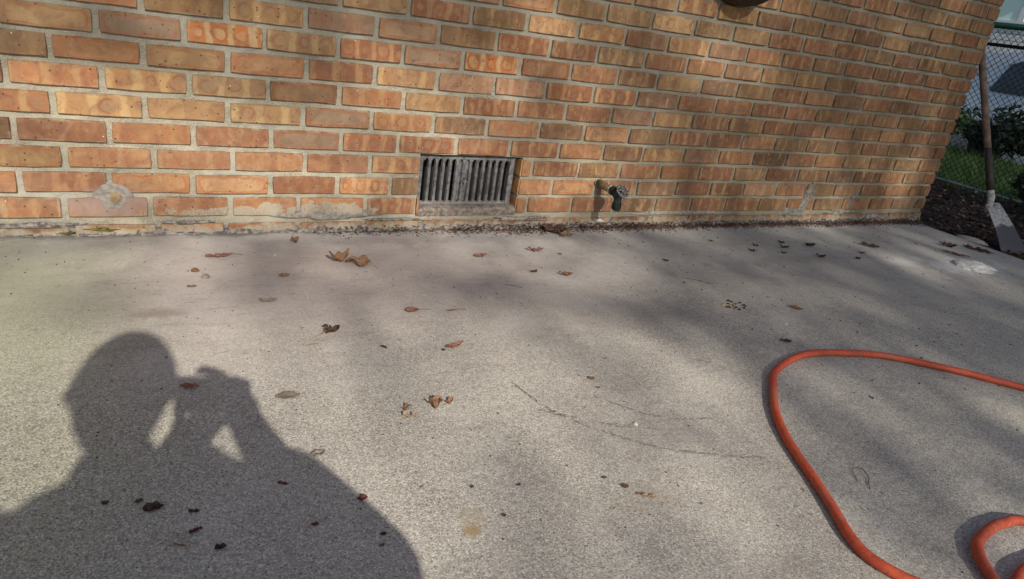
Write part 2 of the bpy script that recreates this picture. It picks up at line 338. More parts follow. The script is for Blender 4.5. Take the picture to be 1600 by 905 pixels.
# ---------------------------------------------------------------- brick wall
H = .069
JT = {0:[.30,.51,.72,.90,1.11,1.32,1.52,1.73,1.93,2.13,2.33,2.54,2.74,2.94,3.14,3.35,3.55,3.76,3.96,4.16,4.37],
1:[0.498,0.702,0.912,1.11,1.322,1.499,None,1.931,2.128,2.331,2.542,2.738,2.942,3.152,3.344,3.536,3.748,3.967,4.156,4.371],
2:[0.406,0.607,0.813,1.026,1.228,1.402,None,2.026,2.221,2.425,2.631,2.828,3.031,3.239,3.448,3.654,3.858,4.052,4.269],
3:[0.51,0.717,0.919,1.125,1.328,None,1.928,2.133,2.327,2.532,2.738,2.946,3.148,3.356,3.564,3.768,3.975,4.174,4.361],
4:[0.408,0.615,0.818,1.026,1.233,1.417,1.621,1.824,2.03,2.229,2.423,2.633,2.831,3.036,3.244,3.446,3.649,3.853,4.06,4.263],
5:[0.497,0.702,0.907,1.114,1.323,1.53,1.725,1.935,2.128,2.332,2.535,2.739,2.939,3.144,3.356,3.556,3.754,3.958,4.156,4.364],
6:[0.406,0.608,0.811,1.016,1.22,1.422,1.625,1.829,2.03,2.235,2.431,2.632,2.84,3.044,3.248,3.453,3.649,3.857,4.062,4.27],
7:[0.502,0.704,0.908,1.12,1.325,1.528,1.732,1.933,2.135,2.333,2.538,2.74,2.948,3.149,3.353,3.564,3.77,3.97,4.169,4.37],
8:[0.604,0.803,1.005,1.211,1.408,1.609,1.821,2.023,2.229,2.414,2.637,2.832,3.045,3.249,3.443,3.655,3.866,4.067,4.264],
9:[0.705,0.907,1.114,1.319,1.518,1.722,1.924,2.122,2.337,2.54,2.739,2.947,3.152,3.351,3.556,3.756,3.959,4.165,4.366],
10:[1.21,1.414,1.622,1.822,2.025,2.227,2.425,2.631,2.837,3.044,3.238,3.447,3.653,3.869,4.059,4.26],
11:[1.717,1.92,2.126,2.331,2.534,2.734,2.936,3.144,3.354,3.558,3.762,3.955,4.166,4.384],
12:[2.233,2.429,2.631,2.842,3.046,3.23,3.432,3.645,3.846,4.062,4.269],
13:[2.54,2.745,2.946,3.139,3.354,3.552,3.761,3.968,4.158,4.367],
14:[3.03,3.236,3.438,3.655,3.858,4.054,4.255],
15:[3.53,3.73,3.951,4.156,4.358], 16:[3.85,4.055,4.26]}
ST = {1:'mB pP rP oP oP rD | rP oP oP rB dB mD rB rB tB oP tP oP oP pB dB',
2:'oP rP oR oR rP oD tP | oP oR rP pD rP rB pB oP tP oP dP oP dB oP',
3:'tR oP oB oP rP oD | oP rD tP rP oP rD tP rP tP dP dB oB dB rB pP',
4:'dP rP oP rP pR rD rD rB rD oP dP yB pP oB dB rP oP tP tP tP rP',
5:'mD yD yP yD pR oD dP oP dP oR tP rD rB oB tP tP tP rP tP dB rP',
6:'rP oB yD tD dR oB tP rD rB rP pP yB rD yB rP rP oP tP oB oB rP',
7:'tP oR tR oR rD yB pP pB rD rD pP rP rB rP oP tP tP oB tP rP rP',
8:'tR pR OD tD rD pR OD rR oP dB yP pR tB rB oP dP rP dB tP rP',
9:'oP tP tD pP pR tP rD rD tD oP rR pR tD yB tP rP rP rP tP rP',
10:'tP yP rD tB yB yB rB yB pB oB rP tP rP dB rP rP rP',
11:'pR oR tB tB YD tD yP rD rP rP tP rP dB tP rP'}
PAL = {'o': ((.40,.215,.115), (.315,.145,.085), (.45,.30,.175)), 'r': ((.305,.145,.085), (.225,.11,.07), (.42,.265,.155)),
 't': ((.29,.19,.105), (.22,.14,.08), (.39,.28,.16)), 'y': ((.42,.27,.145), (.33,.19,.11), (.54,.40,.22)),
 'p': ((.325,.185,.12), (.255,.18,.135), (.37,.275,.20)), 'd': ((.20,.115,.07), (.13,.08,.055), (.31,.22,.13)),
 'm': ((.36,.195,.11), (.22,.125,.08), (.44,.32,.18)), 'O': ((.50,.19,.065), (.42,.25,.14), (.54,.41,.25)), 'Y': ((.54,.36,.20), (.46,.19,.09), (.58,.40,.235))}
def brick_mesh(seed):
    r_ = random.Random(seed); n = 12; a = [(-.5,-.5),(-.17,-.5),(.17,-.5),(.5,-.5),(.5,-.1),(.5,.2),(.5,.5),(.2,.5),(-.15,.5),(-.5,.5),(-.5,.15),(-.5,-.2)]
    o = []
    for i, (x, z) in enumerate(a):
        cx, cz = abs(x) == .5, abs(z) == .5
        k = .012 if (cx and cz) else 0
        ch = r_.random() < .16
        o.append((x*(1-k)-(.010*r_.random()*(1 if x > 0 else -1) if cx else r_.uniform(-.03, .03)), z*(1-k*3)-((.05 if ch else .022)*r_.random()*(1 if z > 0 else -1) if cz else 0)))
    ring0 = [(x*(1-.018), -.0005+r_.uniform(-.0008, .0008), z*(1-.07)) for x, z in o]
    ring1 = [(x, .0022, z) for x, z in o]; ring2 = [(x, .03, z) for x, z in o]
    f = [tuple(range(12))]
    for q in (0, 12):
        f += [(q+i, q+12+i, q+12+(i+1) % 12, q+(i+1) % 12) for i in range(12)]
    me = bpy.data.meshes.new('brick'); me.from_pydata(ring0+ring1+ring2, [], f); me.materials.append(M_brick); me.update(); return me
BM = [brick_mesh(k) for k in range(14)]
wall = empty('brick_wall', (2.0, .12, 0)); tag(wall, 'long orange and brown brick wall with grey mortar joints behind the patio', 'wall')
XE = 4.455; VX0, VX1, VZ0, VZ1 = 1.505, 1.882, .036, .2415
rest = MB()
def loose_brick(mb, x0, x1, z0, z1, y0=0, y1=.03):
    e = .003; j = rnd.uniform(-.001, .001)
    mb.add([(x0+e,y0+j,z0+e),(x1-e,y0+j,z0+e),(x1-e,y0+j,z1-e),(x0+e,y0+j,z1-e),(x0,y0+.003,z0),(x1,y0+.003,z0),(x1,y0+.003,z1),(x0,y0+.003,z1),(x0,y1,z0),(x1,y1,z0),(x1,y1,z1),(x0,y1,z1)],
     [(0,1,2,3),(0,4,5,1),(1,5,6,2),(2,6,7,3),(3,7,4,0),(4,8,9,5),(5,9,10,6),(6,10,11,7),(7,11,8,4)])
nb = 0
for k in range(0, 35):
    zc = k*H if k else -.004; hh = .0575 if k else .046
    if k in JT:
        js = JT[k]; st = ST.get(k, '').replace('|', ' ').split(); bricks = []; prev = js[0]-.204
        for j_ in js:
            if j_ is None: bricks.append((prev, VX0-.0065+.006)); prev = VX1-.006+.006; continue
            bricks.append((prev, j_)); prev = j_
        bricks.append((prev, XE+.006))
        xl = js[0]-.204; cnt = 0
        left = []
        while xl > -1.4: left.append((xl-.2034, xl)); xl -= .2034
        for (a, b) in left: loose_brick(rest, a+.006, b-.006, zc-hh/2, zc+hh/2)
        for i, (a, b) in enumerate(bricks):
            s_ = st[i] if i < len(st) else None
            if s_ is None:
                s_ = rnd.choice('rrrttdompy')+rnd.choice('PPPPBBBDR')
            L = (b-a)-.0115-rnd.uniform(0, .002)
            o = bpy.data.objects.new('brick', BM[rnd.randrange(14)]); C.objects.link(o); nb += 1
            o.location = ((a+b)/2+rnd.uniform(-.0012, .0012)-wall.location.x, rnd.uniform(-.0018, .0012)-wall.location.y, zc+rnd.uniform(-.0012, .0012)+.0006*math.sin(k+a*3))
            o.rotation_euler = (0, rnd.uniform(-.006, .006), 0); fl = rnd.choice((1, -1))
            o.scale = (L, 1, hh+rnd.uniform(-.0025, .001)); o.parent = wall
            c1, c2, c3 = PAL[s_[0]]; q = rnd.uniform(.66, .98); dh = rnd.uniform(-.05, .05)
            if a > 2.0: q *= 1-.17*min(1, (a-2.0)/.8)  # right-hand bricks darkened: shade of that end put into their colour
            for nm, cc in (('c1', c1), ('c2', c2), ('c3', c3)):
                k_ = .15*min(1, max(0, (a-1.8)/1.0)); tn = (.30, .185, .10); cc = tuple(x*(1-k_)+y*k_ for x, y in zip(cc, tn)) if nm != 'c3' else cc
                o[nm] = [cc[0]*q*(1+dh), cc[1]*q, cc[2]*q*(1-dh)]
            lone = {'P': (0, 0, .0), 'R': (1, 0, 0), 'D': (0, 1, .0), 'B': (0, .0, 1)}[s_[1]]
            o['w_rim'] = float(lone[0])*rnd.uniform(.8, 1); o['w_dot'] = float(lone[1])*rnd.uniform(.75, 1)
            o['w_band'] = max(float(lone[2])*rnd.uniform(.7, 1), rnd.uniform(.1, .6) if s_[1] == 'P' else (.4 if a > 2 else .15)); o['seed'] = rnd.uniform(-3, 3)
    else:
        off = .1 if k % 2 else 0; x = -1.5+off
        while x < XE:
            loose_brick(rest, x+.006, min(x+.1974, XE), zc-hh/2, zc+hh/2); x += .2034
# return face of the wall end (bricks flush with x=XE)
for k in range(0, 35):
    zc = k*H; y = .034 if k % 2 else .034+.1
    ylist = [(.034, .0955), (.108, .30)] if k % 2 else [(.034, .197), (.209, .30)]
    for a, b in ylist:
        z0, z1 = zc-.0285, zc+.0285
        rest.add([(XE, a, z0), (XE, b, z0), (XE, b, z1), (XE, a, z1), (XE-.02, a, z0), (XE-.02, b, z0), (XE-.02, b, z1), (XE-.02, a, z1)],
                 [(0,1,2,3),(0,4,5,1),(1,5,6,2),(2,6,7,3),(3,7,4,0)])
    if k in JT or True:
        z0, z1 = zc-.0285, zc+.0285
        rest.add([(XE-.0005, .003, z0+.002), (XE-.0005, .034, z0+.002), (XE-.0005, .034, z1-.002), (XE-.0005, .003, z1-.002)], [(0,1,2,3)])
ro = rest.build('brick', M_brick_far); keepw(ro, wall); ro['kind'] = 'stuff'; ro['label'] = 'bricks of the wall outside the view and on its end face'
# mortar bed: front at y=.006, real thickness, opening for the vent
mo = MB(); yf = .0075
def mgrid(x0, x1, z0, z1):
    nx_ = max(1, int((x1-x0)/.02)); nz_ = max(1, int((z1-z0)/.012))
    v = []
    for j in range(nz_+1):
        for i in range(nx_+1):
            x = x0+(x1-x0)*i/nx_; z = z0+(z1-z0)*j/nz_
            v.append((x, yf-.0036*noise.noise((x*17, 0, z*23))-.0022*noise.noise((x*55, 4, z*60)), z))
    mo.add(v, [(j*(nx_+1)+i, j*(nx_+1)+i+1, (j+1)*(nx_+1)+i+1, (j+1)*(nx_+1)+i) for j in range(nz_) for i in range(nx_)])
mgrid(.0, VX0-.006, -.05, 1.18); mgrid(VX1+.006, XE-.006, -.05, 1.18); mgrid(VX0-.006, VX1+.006, VZ1+.004, 1.18); mgrid(VX0-.006, VX1+.006, -.05, VZ0-.001)
mo.add([(-1.5, yf, -.05), (0, yf, -.05), (0, yf, 1.18), (-1.5, yf, 1.18)], [(0, 1, 2, 3)])
mo.add([(-1.5, yf, 1.18), (XE-.006, yf, 1.18), (XE-.006, yf, 2.42), (-1.5, yf, 2.42)], [(0, 1, 2, 3)])
xe = XE-.006
mo.add([(xe, yf, -.05), (xe, .3, -.05), (xe, .3, 2.42), (xe, yf, 2.42)], [(0, 1, 2, 3)])
mo.add([(-1.5, yf, 2.42), (xe, yf, 2.42), (xe, .3, 2.42), (-1.5, .3, 2.42)], [(0, 1, 2, 3)])
mo.add([(-1.5, .3, -.05), (xe, .3, -.05), (xe, .3, 2.42), (-1.5, .3, 2.42)], [(3, 2, 1, 0)])
# reveals of the vent opening
a0, a1, c0, c1_ = VX0-.006, VX1+.006, VZ0-.001, VZ1+.004
for q in ([(a0, yf, c0), (a0, yf, c1_), (a0, .16, c1_), (a0, .16, c0)], [(a1, yf, c0), (a1, .16, c0), (a1, .16, c1_), (a1, yf, c1_)],
          [(a0, yf, c1_), (a1, yf, c1_), (a1, .16, c1_), (a0, .16, c1_)], [(a0, yf, c0), (a0, .16, c0), (a1, .16, c0), (a1, yf, c0)],
          [(a0, .16, c0), (a0, .16, c1_), (a1, .16, c1_), (a1, .16, c0)]):
    mo.add(q, [(0, 1, 2, 3)])
m_ = mo.build('mortar', M_mortar, smooth=False); keepw(m_, wall)
# crumbly footing ledge: broken mortar layers between the lowest course and the slab
ft = MB(); nxf = 520
def ledge(ya, yb, za, zb, seed, gap=0):
    v = []; rings = 5
    for i in range(nxf+1):
        x = -.1+(XE+.0+.1)*i/nxf
        n_ = lambda s_, sc_: noise.noise((x*sc_, seed+s_, 0))
        wdt = max(.0, .5+1.1*n_(1, 3)+.7*n_(2, 17)+.5*n_(3, 55))
        if gap and VX0-.02 < x < VX1+.02: wdt *= .4
        zt = zb+.008*n_(4, 9)+.006*n_(5, 45); zl = za+gz(x)+.001
        yo = ya-(yb*wdt)
        v += [(x, .010, zt), (x, yo*.3+.002, zt+.002*n_(6, 80)), (x, yo, (zt+zl)/2+.004*n_(7, 60)), (x, yo*1.2+.002*n_(8, 90), zl), (x, .01, zl)]
    ft.add(v, [(i*5+k, i*5+k+1, (i+1)*5+k+1, (i+1)*5+k) for i in range(nxf) for k in range(4)])
ledge(-.001, .013, 0, -.004, 3.1); ledge(.004, .008, .0, .008, 9.7)
fo = ft.build('footing', M_base); keepw(fo, wall); fo['label'] = 'crumbling mortar ledge along the foot of the wall'
def lump(name, cx, cz, rx, rz, th, mat, seed, parent=wall, tilt=0, n=18, m=9, y0=.001, label=None, ragged=.35):
    mb = MB(); v = [(cx, y0-th, cz)]
    for j in range(1, m+1):
        for i in range(n*2):
            a = math.pi*i/n; rr = j/m*(1+ragged*noise.noise((math.cos(a)*1.7, math.sin(a)*1.7, seed))+ragged*.6*noise.noise((math.cos(a)*5, math.sin(a)*5, seed)))
            x, z = rr*rx*math.cos(a), rr*rz*math.sin(a); x, z = x+tilt*z, z
            h = th*(1-(j/m)**2.2)*(1+.5*noise.noise((x*60, z*60, seed)))
            v.append((cx+x, y0-h+(.004 if j == m else 0), cz+z))
    K = n*2; f = [(0, 1+(i+1) % K, 1+i) for i in range(K)]
    for j in range(m-1):
        f += [(1+j*K+i, 1+j*K+(i+1) % K, 1+(j+1)*K+(i+1) % K, 1+(j+1)*K+i) for i in range(K)]
    mb.add(v, f); o = mb.build(name, mat, smooth=True); keepw(o, parent)
    if label: o['label'] = label
    return o
lump('cement_smear', .612, .099, .050, .046, .006, M_patch, 8.2, label='round grey brown cement smear at the left of the wall', ragged=.10)
lump('cement_smear', .618, .098, .026, .024, .009, M_ochre, 5.2, label='ochre centre of the round cement smear')
lump('cement_smear', 3.475, .095, .036, .075, .006, M_patch2, 7.7, tilt=.35, label='left grey vertical cement smear near the right end of the wall', ragged=.7)
lump('cement_smear', 3.82, .105, .022, .06, .005, M_patch2, 11.3, tilt=.45, label='narrow right grey vertical cement smear near the end of the wall', ragged=.7)
lump('cement_smear', 3.40, .03, .10, .02, .007, M_patch2, 13.3, ragged=.7); lump('cement_smear', 3.75, .028, .10, .015, .006, M_patch2, 15.3, ragged=.7)
lump('cement_smear', 2.75, .033, .28, .010, .004, M_patch, 17.3, ragged=.5)
lump('cement_smear', 2.272, .006, .022, .008, .010, M_lime, 19.3, ragged=.7, label='lumpy white lime deposit under the tap')
lump('cement_smear', 1.20, .044, .17, .016, .0035, M_patch, 21.3, ragged=.6)
for x, z, a, b in ((.80, .022, .07, .006), (.42, .020, .12, .007), (1.42, .022, .10, .005), (1.9, .018, .14, .008)):
    lump('cement_smear', x, z, a, b, .006, M_base, x*7, ragged=.8)
lump('moss', .575, .006, .045, .006, .010, M_moss, 4.4, ragged=.8, label='small strip of green moss at the foot of the wall')
lump('moss', .50, -.003, .02, .004, .010, M_moss, 6.4, ragged=.8)

# ---------------------------------------------------------------- foundation vent
def vent_mat():
    t = NT('weathered_zinc'); n = t.noise(60, detail=5); c = t.mix(t.ramp(n, .35, .65), (.10, .10, .105), (.20, .20, .205))
    Z = t.xyz()[2]; d = t.ramp(t.math('ADD', Z, t.math('MULTIPLY', t.noise(80, detail=4), .06)), .10, .14, 1, 0)
    c = t.mix(t.math('MULTIPLY', d, .3), c, (.33, .29, .25)); c = t.mix(t.math('MULTIPLY', t.ramp(t.noise(220), .64, .72), .6), c, (.42, .38, .33)); c = t.mix(t.math('MULTIPLY', t.ramp(t.noise(35, detail=5), .56, .68), .5), c, (.13, .08, .05))
    return t.fin(c, .75, t.bump(n, .002), .25, .4)
M_vent = vent_mat(); M_dark = simple('dark_void', (.02, .018, .017), .95)
vent = empty('wall_vent', ((VX0+VX1)/2, .03, VZ0)); tag(vent, 'grey metal slatted vent recessed in the brick wall near the ground', 'vent')
z0v, z1v = .066, .238; yv = .026
fr = MB()
def bev(mb, x0, x1, ya, yb, z0, z1, b=.0015, m=0):
    mb.add([(x0+b,ya,z0+b),(x1-b,ya,z0+b),(x1-b,ya,z1-b),(x0+b,ya,z1-b),(x0,ya+b,z0),(x1,ya+b,z0),(x1,ya+b,z1),(x0,ya+b,z1),(x0,yb,z0),(x1,yb,z0),(x1,yb,z1),(x0,yb,z1)],
     [(0,1,2,3),(0,4,5,1),(1,5,6,2),(2,6,7,3),(3,7,4,0),(4,8,9,5),(5,9,10,6),(6,10,11,7),(7,11,8,4)], m)
xa, xb = VX0+.001, VX1-.012
bev(fr, xa, xa+.013, yv, yv+.02, z0v, z1v); bev(fr, xb-.019, xb, yv, yv+.02, z0v, z1v)
bev(fr, xa+.0131, xb-.0191, yv+.0006, yv+.02, z1v-.012, z1v); bev(fr, xa+.0131, xb-.0191, yv+.0006, yv+.02, z0v, z0v+.009)
keepw(fr.build('frame', M_vent), vent)
ns = 13; sx0, sx1 = xa+.013, xb-.019; pitch = (sx1-sx0)/ns
for i in range(1, ns):
    s = MB(); xc = sx0+pitch*i; wd = pitch*.50
    n_ = 7; ring = []
    za_, zb_ = z0v+.009, z1v-.012
    for z in (za_, zb_):
        ring.append([(xc-wd/2, yv+.012, z), (xc-wd/2+.002, yv+.003, z), (xc, yv+.001, z), (xc+wd/2-.002, yv+.003, z), (xc+wd/2, yv+.012, z), (xc, yv+.014, z)])
    s.add(ring[0]+ring[1], [(k, (k+1) % 6, 6+(k+1) % 6, 6+k) for k in range(6)])
    o = s.build('slat', M_vent); keepw(o, vent)
# rounded slot heads
hd = MB()
for i in range(ns):
    xc = sx0+pitch*(i+.5); hw = pitch*.5; r0 = pitch*.26
    for zz, sg in ((z1v-.012, -1), (z0v+.009, 1)):
        v = []
        for k in range(7):
            a = math.pi*k/6; v.append((xc+r0*math.cos(a), yv+.002, zz+sg*(.0065-r0*1.2*math.sin(a)*1.0)))
        base = [(xc+hw*math.cos(math.pi*k/6) if 0 < k < 6 else xc+(hw if k == 0 else -hw), yv+.002, zz) for k in range(7)]
        v2 = [(x, yv+.012, z) for x, y, z in v]
        f = [(k, k+1, 8+k, 7+k) for k in range(6)] if sg < 0 else [(k+1, k, 7+k, 8+k) for k in range(6)]
        hd.add(v+base+v2, f+[(k, k+1, 15+k, 14+k) for k in range(6)])
ho = hd.build('slot_head', M_vent); keepw(ho, vent); ho['kind'] = 'stuff'
kb = MB(); kx = (sx0+sx1)/2-.008
kb.tube([(kx, yv+.008, .150), (kx, yv-.004, .150), (kx, yv-.008, .150)], [.008, .0075, .004], 10)
kb.box((kx-.003, yv-.010, .140), (kx+.002, yv-.003, .163)); kb.box((kx-.014, yv-.004, .146), (kx+.012, yv+.001, .152))
keepw(kb.build('knob', M_vent), vent)
bk = MB(); dz = .02
bk.box((sx0+pitch*4.9, yv+.0145, z0v+.012), (sx0+pitch*7.1, yv+.018, z1v-.014)); keepw(bk.build('damper_plate', M_vent), vent)
bb = MB(); bb.box((VX0-.004, .10, VZ0), (VX1+.004, .11, VZ1)); keepw(bb.build('back_box', M_dark), vent)
si = MB(); n_ = 30; vv = []
for i in range(n_+1):
    x = VX0-.004+(VX1-VX0+.008)*i/n_; q = .003*noise.noise((x*40, 1, 0))
    vv += [(x, .06, .066+q*.3), (x, yv-.002, .066+q), (x, .006, .060+q), (x, -.0005+q*.4, .050+q), (x, .002, .033)]
si.add(vv, [(i*5+k, i*5+k+1, (i+1)*5+k+1, (i+1)*5+k) for i in range(n_) for k in range(4)])
so_ = si.build('vent_sill', patch_mat('dirty_sill', (.13, .10, .085), (.25, .215, .18))); keepw(so_, wall)
rv = MB()
for k in (1, 2, 3):                                    # cut brick ends in the right reveal
    bev(rv, 0, 1, 0, 1, 0, 1, .0) if False else None
    z0_, z1_ = k*H-.028, k*H+.028
    rv.add([(VX1+.0015, .004, z0_), (VX1+.0015, .10, z0_), (VX1+.0015, .10, z1_), (VX1+.0015, .004, z1_), (VX1+.007, .004, z0_), (VX1+.007, .1, z0_), (VX1+.007, .1, z1_), (VX1+.007, .004, z1_)],
           [(3,2,1,0),(0,1,5,4),(1,2,6,5),(2,3,7,6),(3,0,4,7)])
ro2 = rv.build('brick', M_brick_far); keepw(ro2, wall); ro2['kind'] = 'stuff'

# ---------------------------------------------------------------- garden tap
M_brass = simple('dull_brass_pipe', (.20, .145, .085), .6, .5, .35, 90, .001); M_patina = simple('black_green_patina', (.008, .012, .011), .5, .5, .6, 110, .002, .5, (.024, .038, .034))
M_tape = simple('white_thread_tape', (.72, .70, .65), .8); M_whl = simple('chipped_grey_wheel', (.17, .165, .16), .55, .4, .6, 160, .002, .5, (.03, .03, .03))
RT = Vector((2.238, 0, .157)); tap = empty('garden_tap', RT); tag(tap, 'dark green corroded outdoor tap on a short brown pipe sticking out of the bricks', 'tap')
t_ = MB(); t_.tube([RT+Vector((0, .02, 0)), RT+Vector((0, -.082, -.001))], .0138, 16); keepw(t_.build('pipe', M_brass, smooth=True), tap)
t_ = MB(); t_.tube([RT+Vector((0, -.078, -.001)), RT+Vector((0, -.0845, -.001))], .0156, 16); keepw(t_.build('thread_tape', M_tape, smooth=True), tap)
t_ = MB(); B = RT+Vector((0, -.084, -.001))
t_.tube([B, B+Vector((0, -.003, 0)), B+Vector((0, -.016, 0)), B+Vector((0, -.019, 0)), B+Vector((0, -.032, -.002))], [.014, .0185, .0185, .0145, .0145], 8)
t_.tube([B+Vector((0, -.030, -.001)), B+Vector((0, -.036, -.002)), B+Vector((0, -.048, -.004)), B+Vector((0, -.054, -.005))], [.015, .0215, .0215, .014], 14)
t_.tube([B+Vector((0, -.042, .004)), B+Vector((0, -.045, -.018)), B+Vector((0, -.047, -.036)), B+Vector((0, -.047, -.040))], [.0155, .0150, .0142, .012], 14)
t_.tube([B+Vector((0, -.046, -.002)), B+Vector((0, -.060, .010)), B+Vector((0, -.066, .015))], [.013, .0105, .0105], 8)
keepw(t_.build('tap_body', M_patina, smooth=False), tap)
t_ = MB(); t_.tube([B+Vector((0, -.047, -.034)), B+Vector((0, -.0475, -.060)), B+Vector((0, -.0475, -.063))], [.0170, .0165, .014], 16)
for zz in (-.040, -.047, -.054): t_.tube([B+Vector((0, -.0473, zz)), B+Vector((0, -.0473, zz-.003))], .0185, 16)
keepw(t_.build('spout', M_patina), tap)
wh = MB(); ax = Vector((0, -.75, .66)).normalized(); cW = B+Vector((.002, -.058, .010))+ax*.006; u_ = Vector((1, 0, 0)); v_ = ax.cross(u_)
rim = [cW+(u_*math.cos(2*math.pi*i/32)+v_*math.sin(2*math.pi*i/32))*(.0225+.0020*math.cos(i*2*math.pi*8/32)) for i in range(33)]
wh.tube(rim, .0044, 8)
for i in range(5):
    a = 2*math.pi*i/5+.3; wh.tube([cW, cW+(u_*math.cos(a)+v_*math.sin(a))*.022], .0042, 6)
wh.tube([cW-ax*.010, cW+ax*.004], .0062, 10)
keepw(wh.build('handwheel', M_whl, smooth=True), tap)
# hole round the pipe
hl = MB(); hv = [(RT.x+.020*math.cos(a)*(1+.15*math.sin(3*a)), -.0022, RT.z+.019*math.sin(a)*(1+.2*math.cos(5*a))) for a in [2*math.pi*i/20 for i in range(20)]]
hv2 = [(RT.x+.0127*math.cos(a), .004, RT.z+.0127*math.sin(a)) for a in [2*math.pi*i/20 for i in range(20)]]
hl.add(hv+hv2, [(i, (i+1) % 20, 20+(i+1) % 20, 20+i) for i in range(20)]); keepw(hl.build('pipe_hole', M_mortar), wall)

# ---------------------------------------------------------------- hose
def hose_mat():
    t = NT('red_rubber_hose'); n = t.noise(50, detail=5); c = t.mix(t.ramp(n, .3, .7), (.40, .055, .022), (.54, .088, .034))
    c = t.mix(t.math('MULTIPLY', t.ramp(t.noise(170, detail=3), .53, .65), .7), c, (.19, .065, .04)); c = t.mix(t.math('MULTIPLY', t.ramp(t.noise(9, detail=5), .50, .66), .35), c, (.27, .12, .085)); c = t.mix(t.math('MULTIPLY', t.ramp(t.noise(120, detail=2), .68, .76), .5), c, (.50, .36, .27))
    return t.fin(c, t.ramp(n, .3, .7, .5, .75), t.bump(t.noise(200, detail=3), .0006), spec=.45)
M_hose = hose_mat()
R_h = .0095
def P3(L, hs): return [(x+.004*noise.noise((x*9, y*9, 1)), y+.004*noise.noise((x*9, y*9, 7)), gz(x)+h) for (x, y), h in zip(L, hs)]
h1 = [(3.45,-1.95),(3.15,-1.72),(2.90,-1.50),(2.754,-1.373),(2.64,-1.259),(2.491,-1.14),(2.382,-1.094),(2.25,-1.069),(2.145,-1.082),(2.049,-1.12),(1.983,-1.167),(1.891,-1.257),(1.829,-1.341),(1.792,-1.409),(1.759,-1.476),(1.727,-1.537),(1.693,-1.597),(1.678,-1.639),(1.684,-1.682),(1.71,-1.73),(1.78,-1.785),(1.863,-1.785),(1.935,-1.774),(2.05,-1.775),(2.25,-1.80),(2.5,-1.87),(2.62,-2.1),(2.45,-2.45),(2.1,-2.55),(1.85,-2.35),(1.75,-2.05),(1.79,-1.86),(1.828,-1.788),(1.847,-1.76),(1.87,-1.731),(1.914,-1.703),(1.973,-1.688),(2.027,-1.688),(2.10,-1.71),(2.35,-1.88),(2.6,-2.25),(2.9,-2.7)]
hh1 = [.0100]*4+[.0100]*18+[.012,.012,.011,.011,.0105,.0105,.0105,.0105,.0115,.012,.0125,.0125,.0125,.0125,.0125,.0125,.0125,.012,.011,.0105]
tag(MB().build('x', M_hose) if False else (lambda mb: (mb.tube(catmull(P3(h1, hh1), 10), R_h, 14), mb.build('garden_hose', M_hose, smooth=True))[1])(MB()),
    'red orange rubber garden hose lying in loops on the concrete', 'hose')

# ---------------------------------------------------------------- leaves and litter on the slab
def leaf_mat(name, a, b, ab=.5):
    t = NT(name); n = t.noise(55, detail=4, dist=.5); c = t.mix(t.ramp(n, .35, .65), a, b)
    c = t.mix(t.math('MULTIPLY', t.ramp(t.noise(160, detail=3), .58, .68), ab), c, (.07, .035, .02))
    return t.fin(c, .75, t.bump(t.noise(130, detail=3), .0012), spec=.25)
LM = {'orange': leaf_mat('dry_leaf_orange', (.17, .09, .045), (.26, .145, .08)), 'brown': leaf_mat('dry_leaf_brown', (.13, .065, .035), (.24, .13, .075)),
 'red': leaf_mat('dry_leaf_red', (.17, .07, .05), (.27, .125, .09)), 'dark': leaf_mat('rotten_leaf_dark', (.03, .018, .014), (.09, .05, .035)),
 'grey': leaf_mat('dry_leaf_grey', (.15, .125, .10), (.22, .18, .145), .2), 'maroon': leaf_mat('leaf_maroon', (.07, .018, .018), (.13, .035, .035)), 'tan': leaf_mat('dry_leaf_tan', (.30, .20, .12), (.42, .30, .19))}
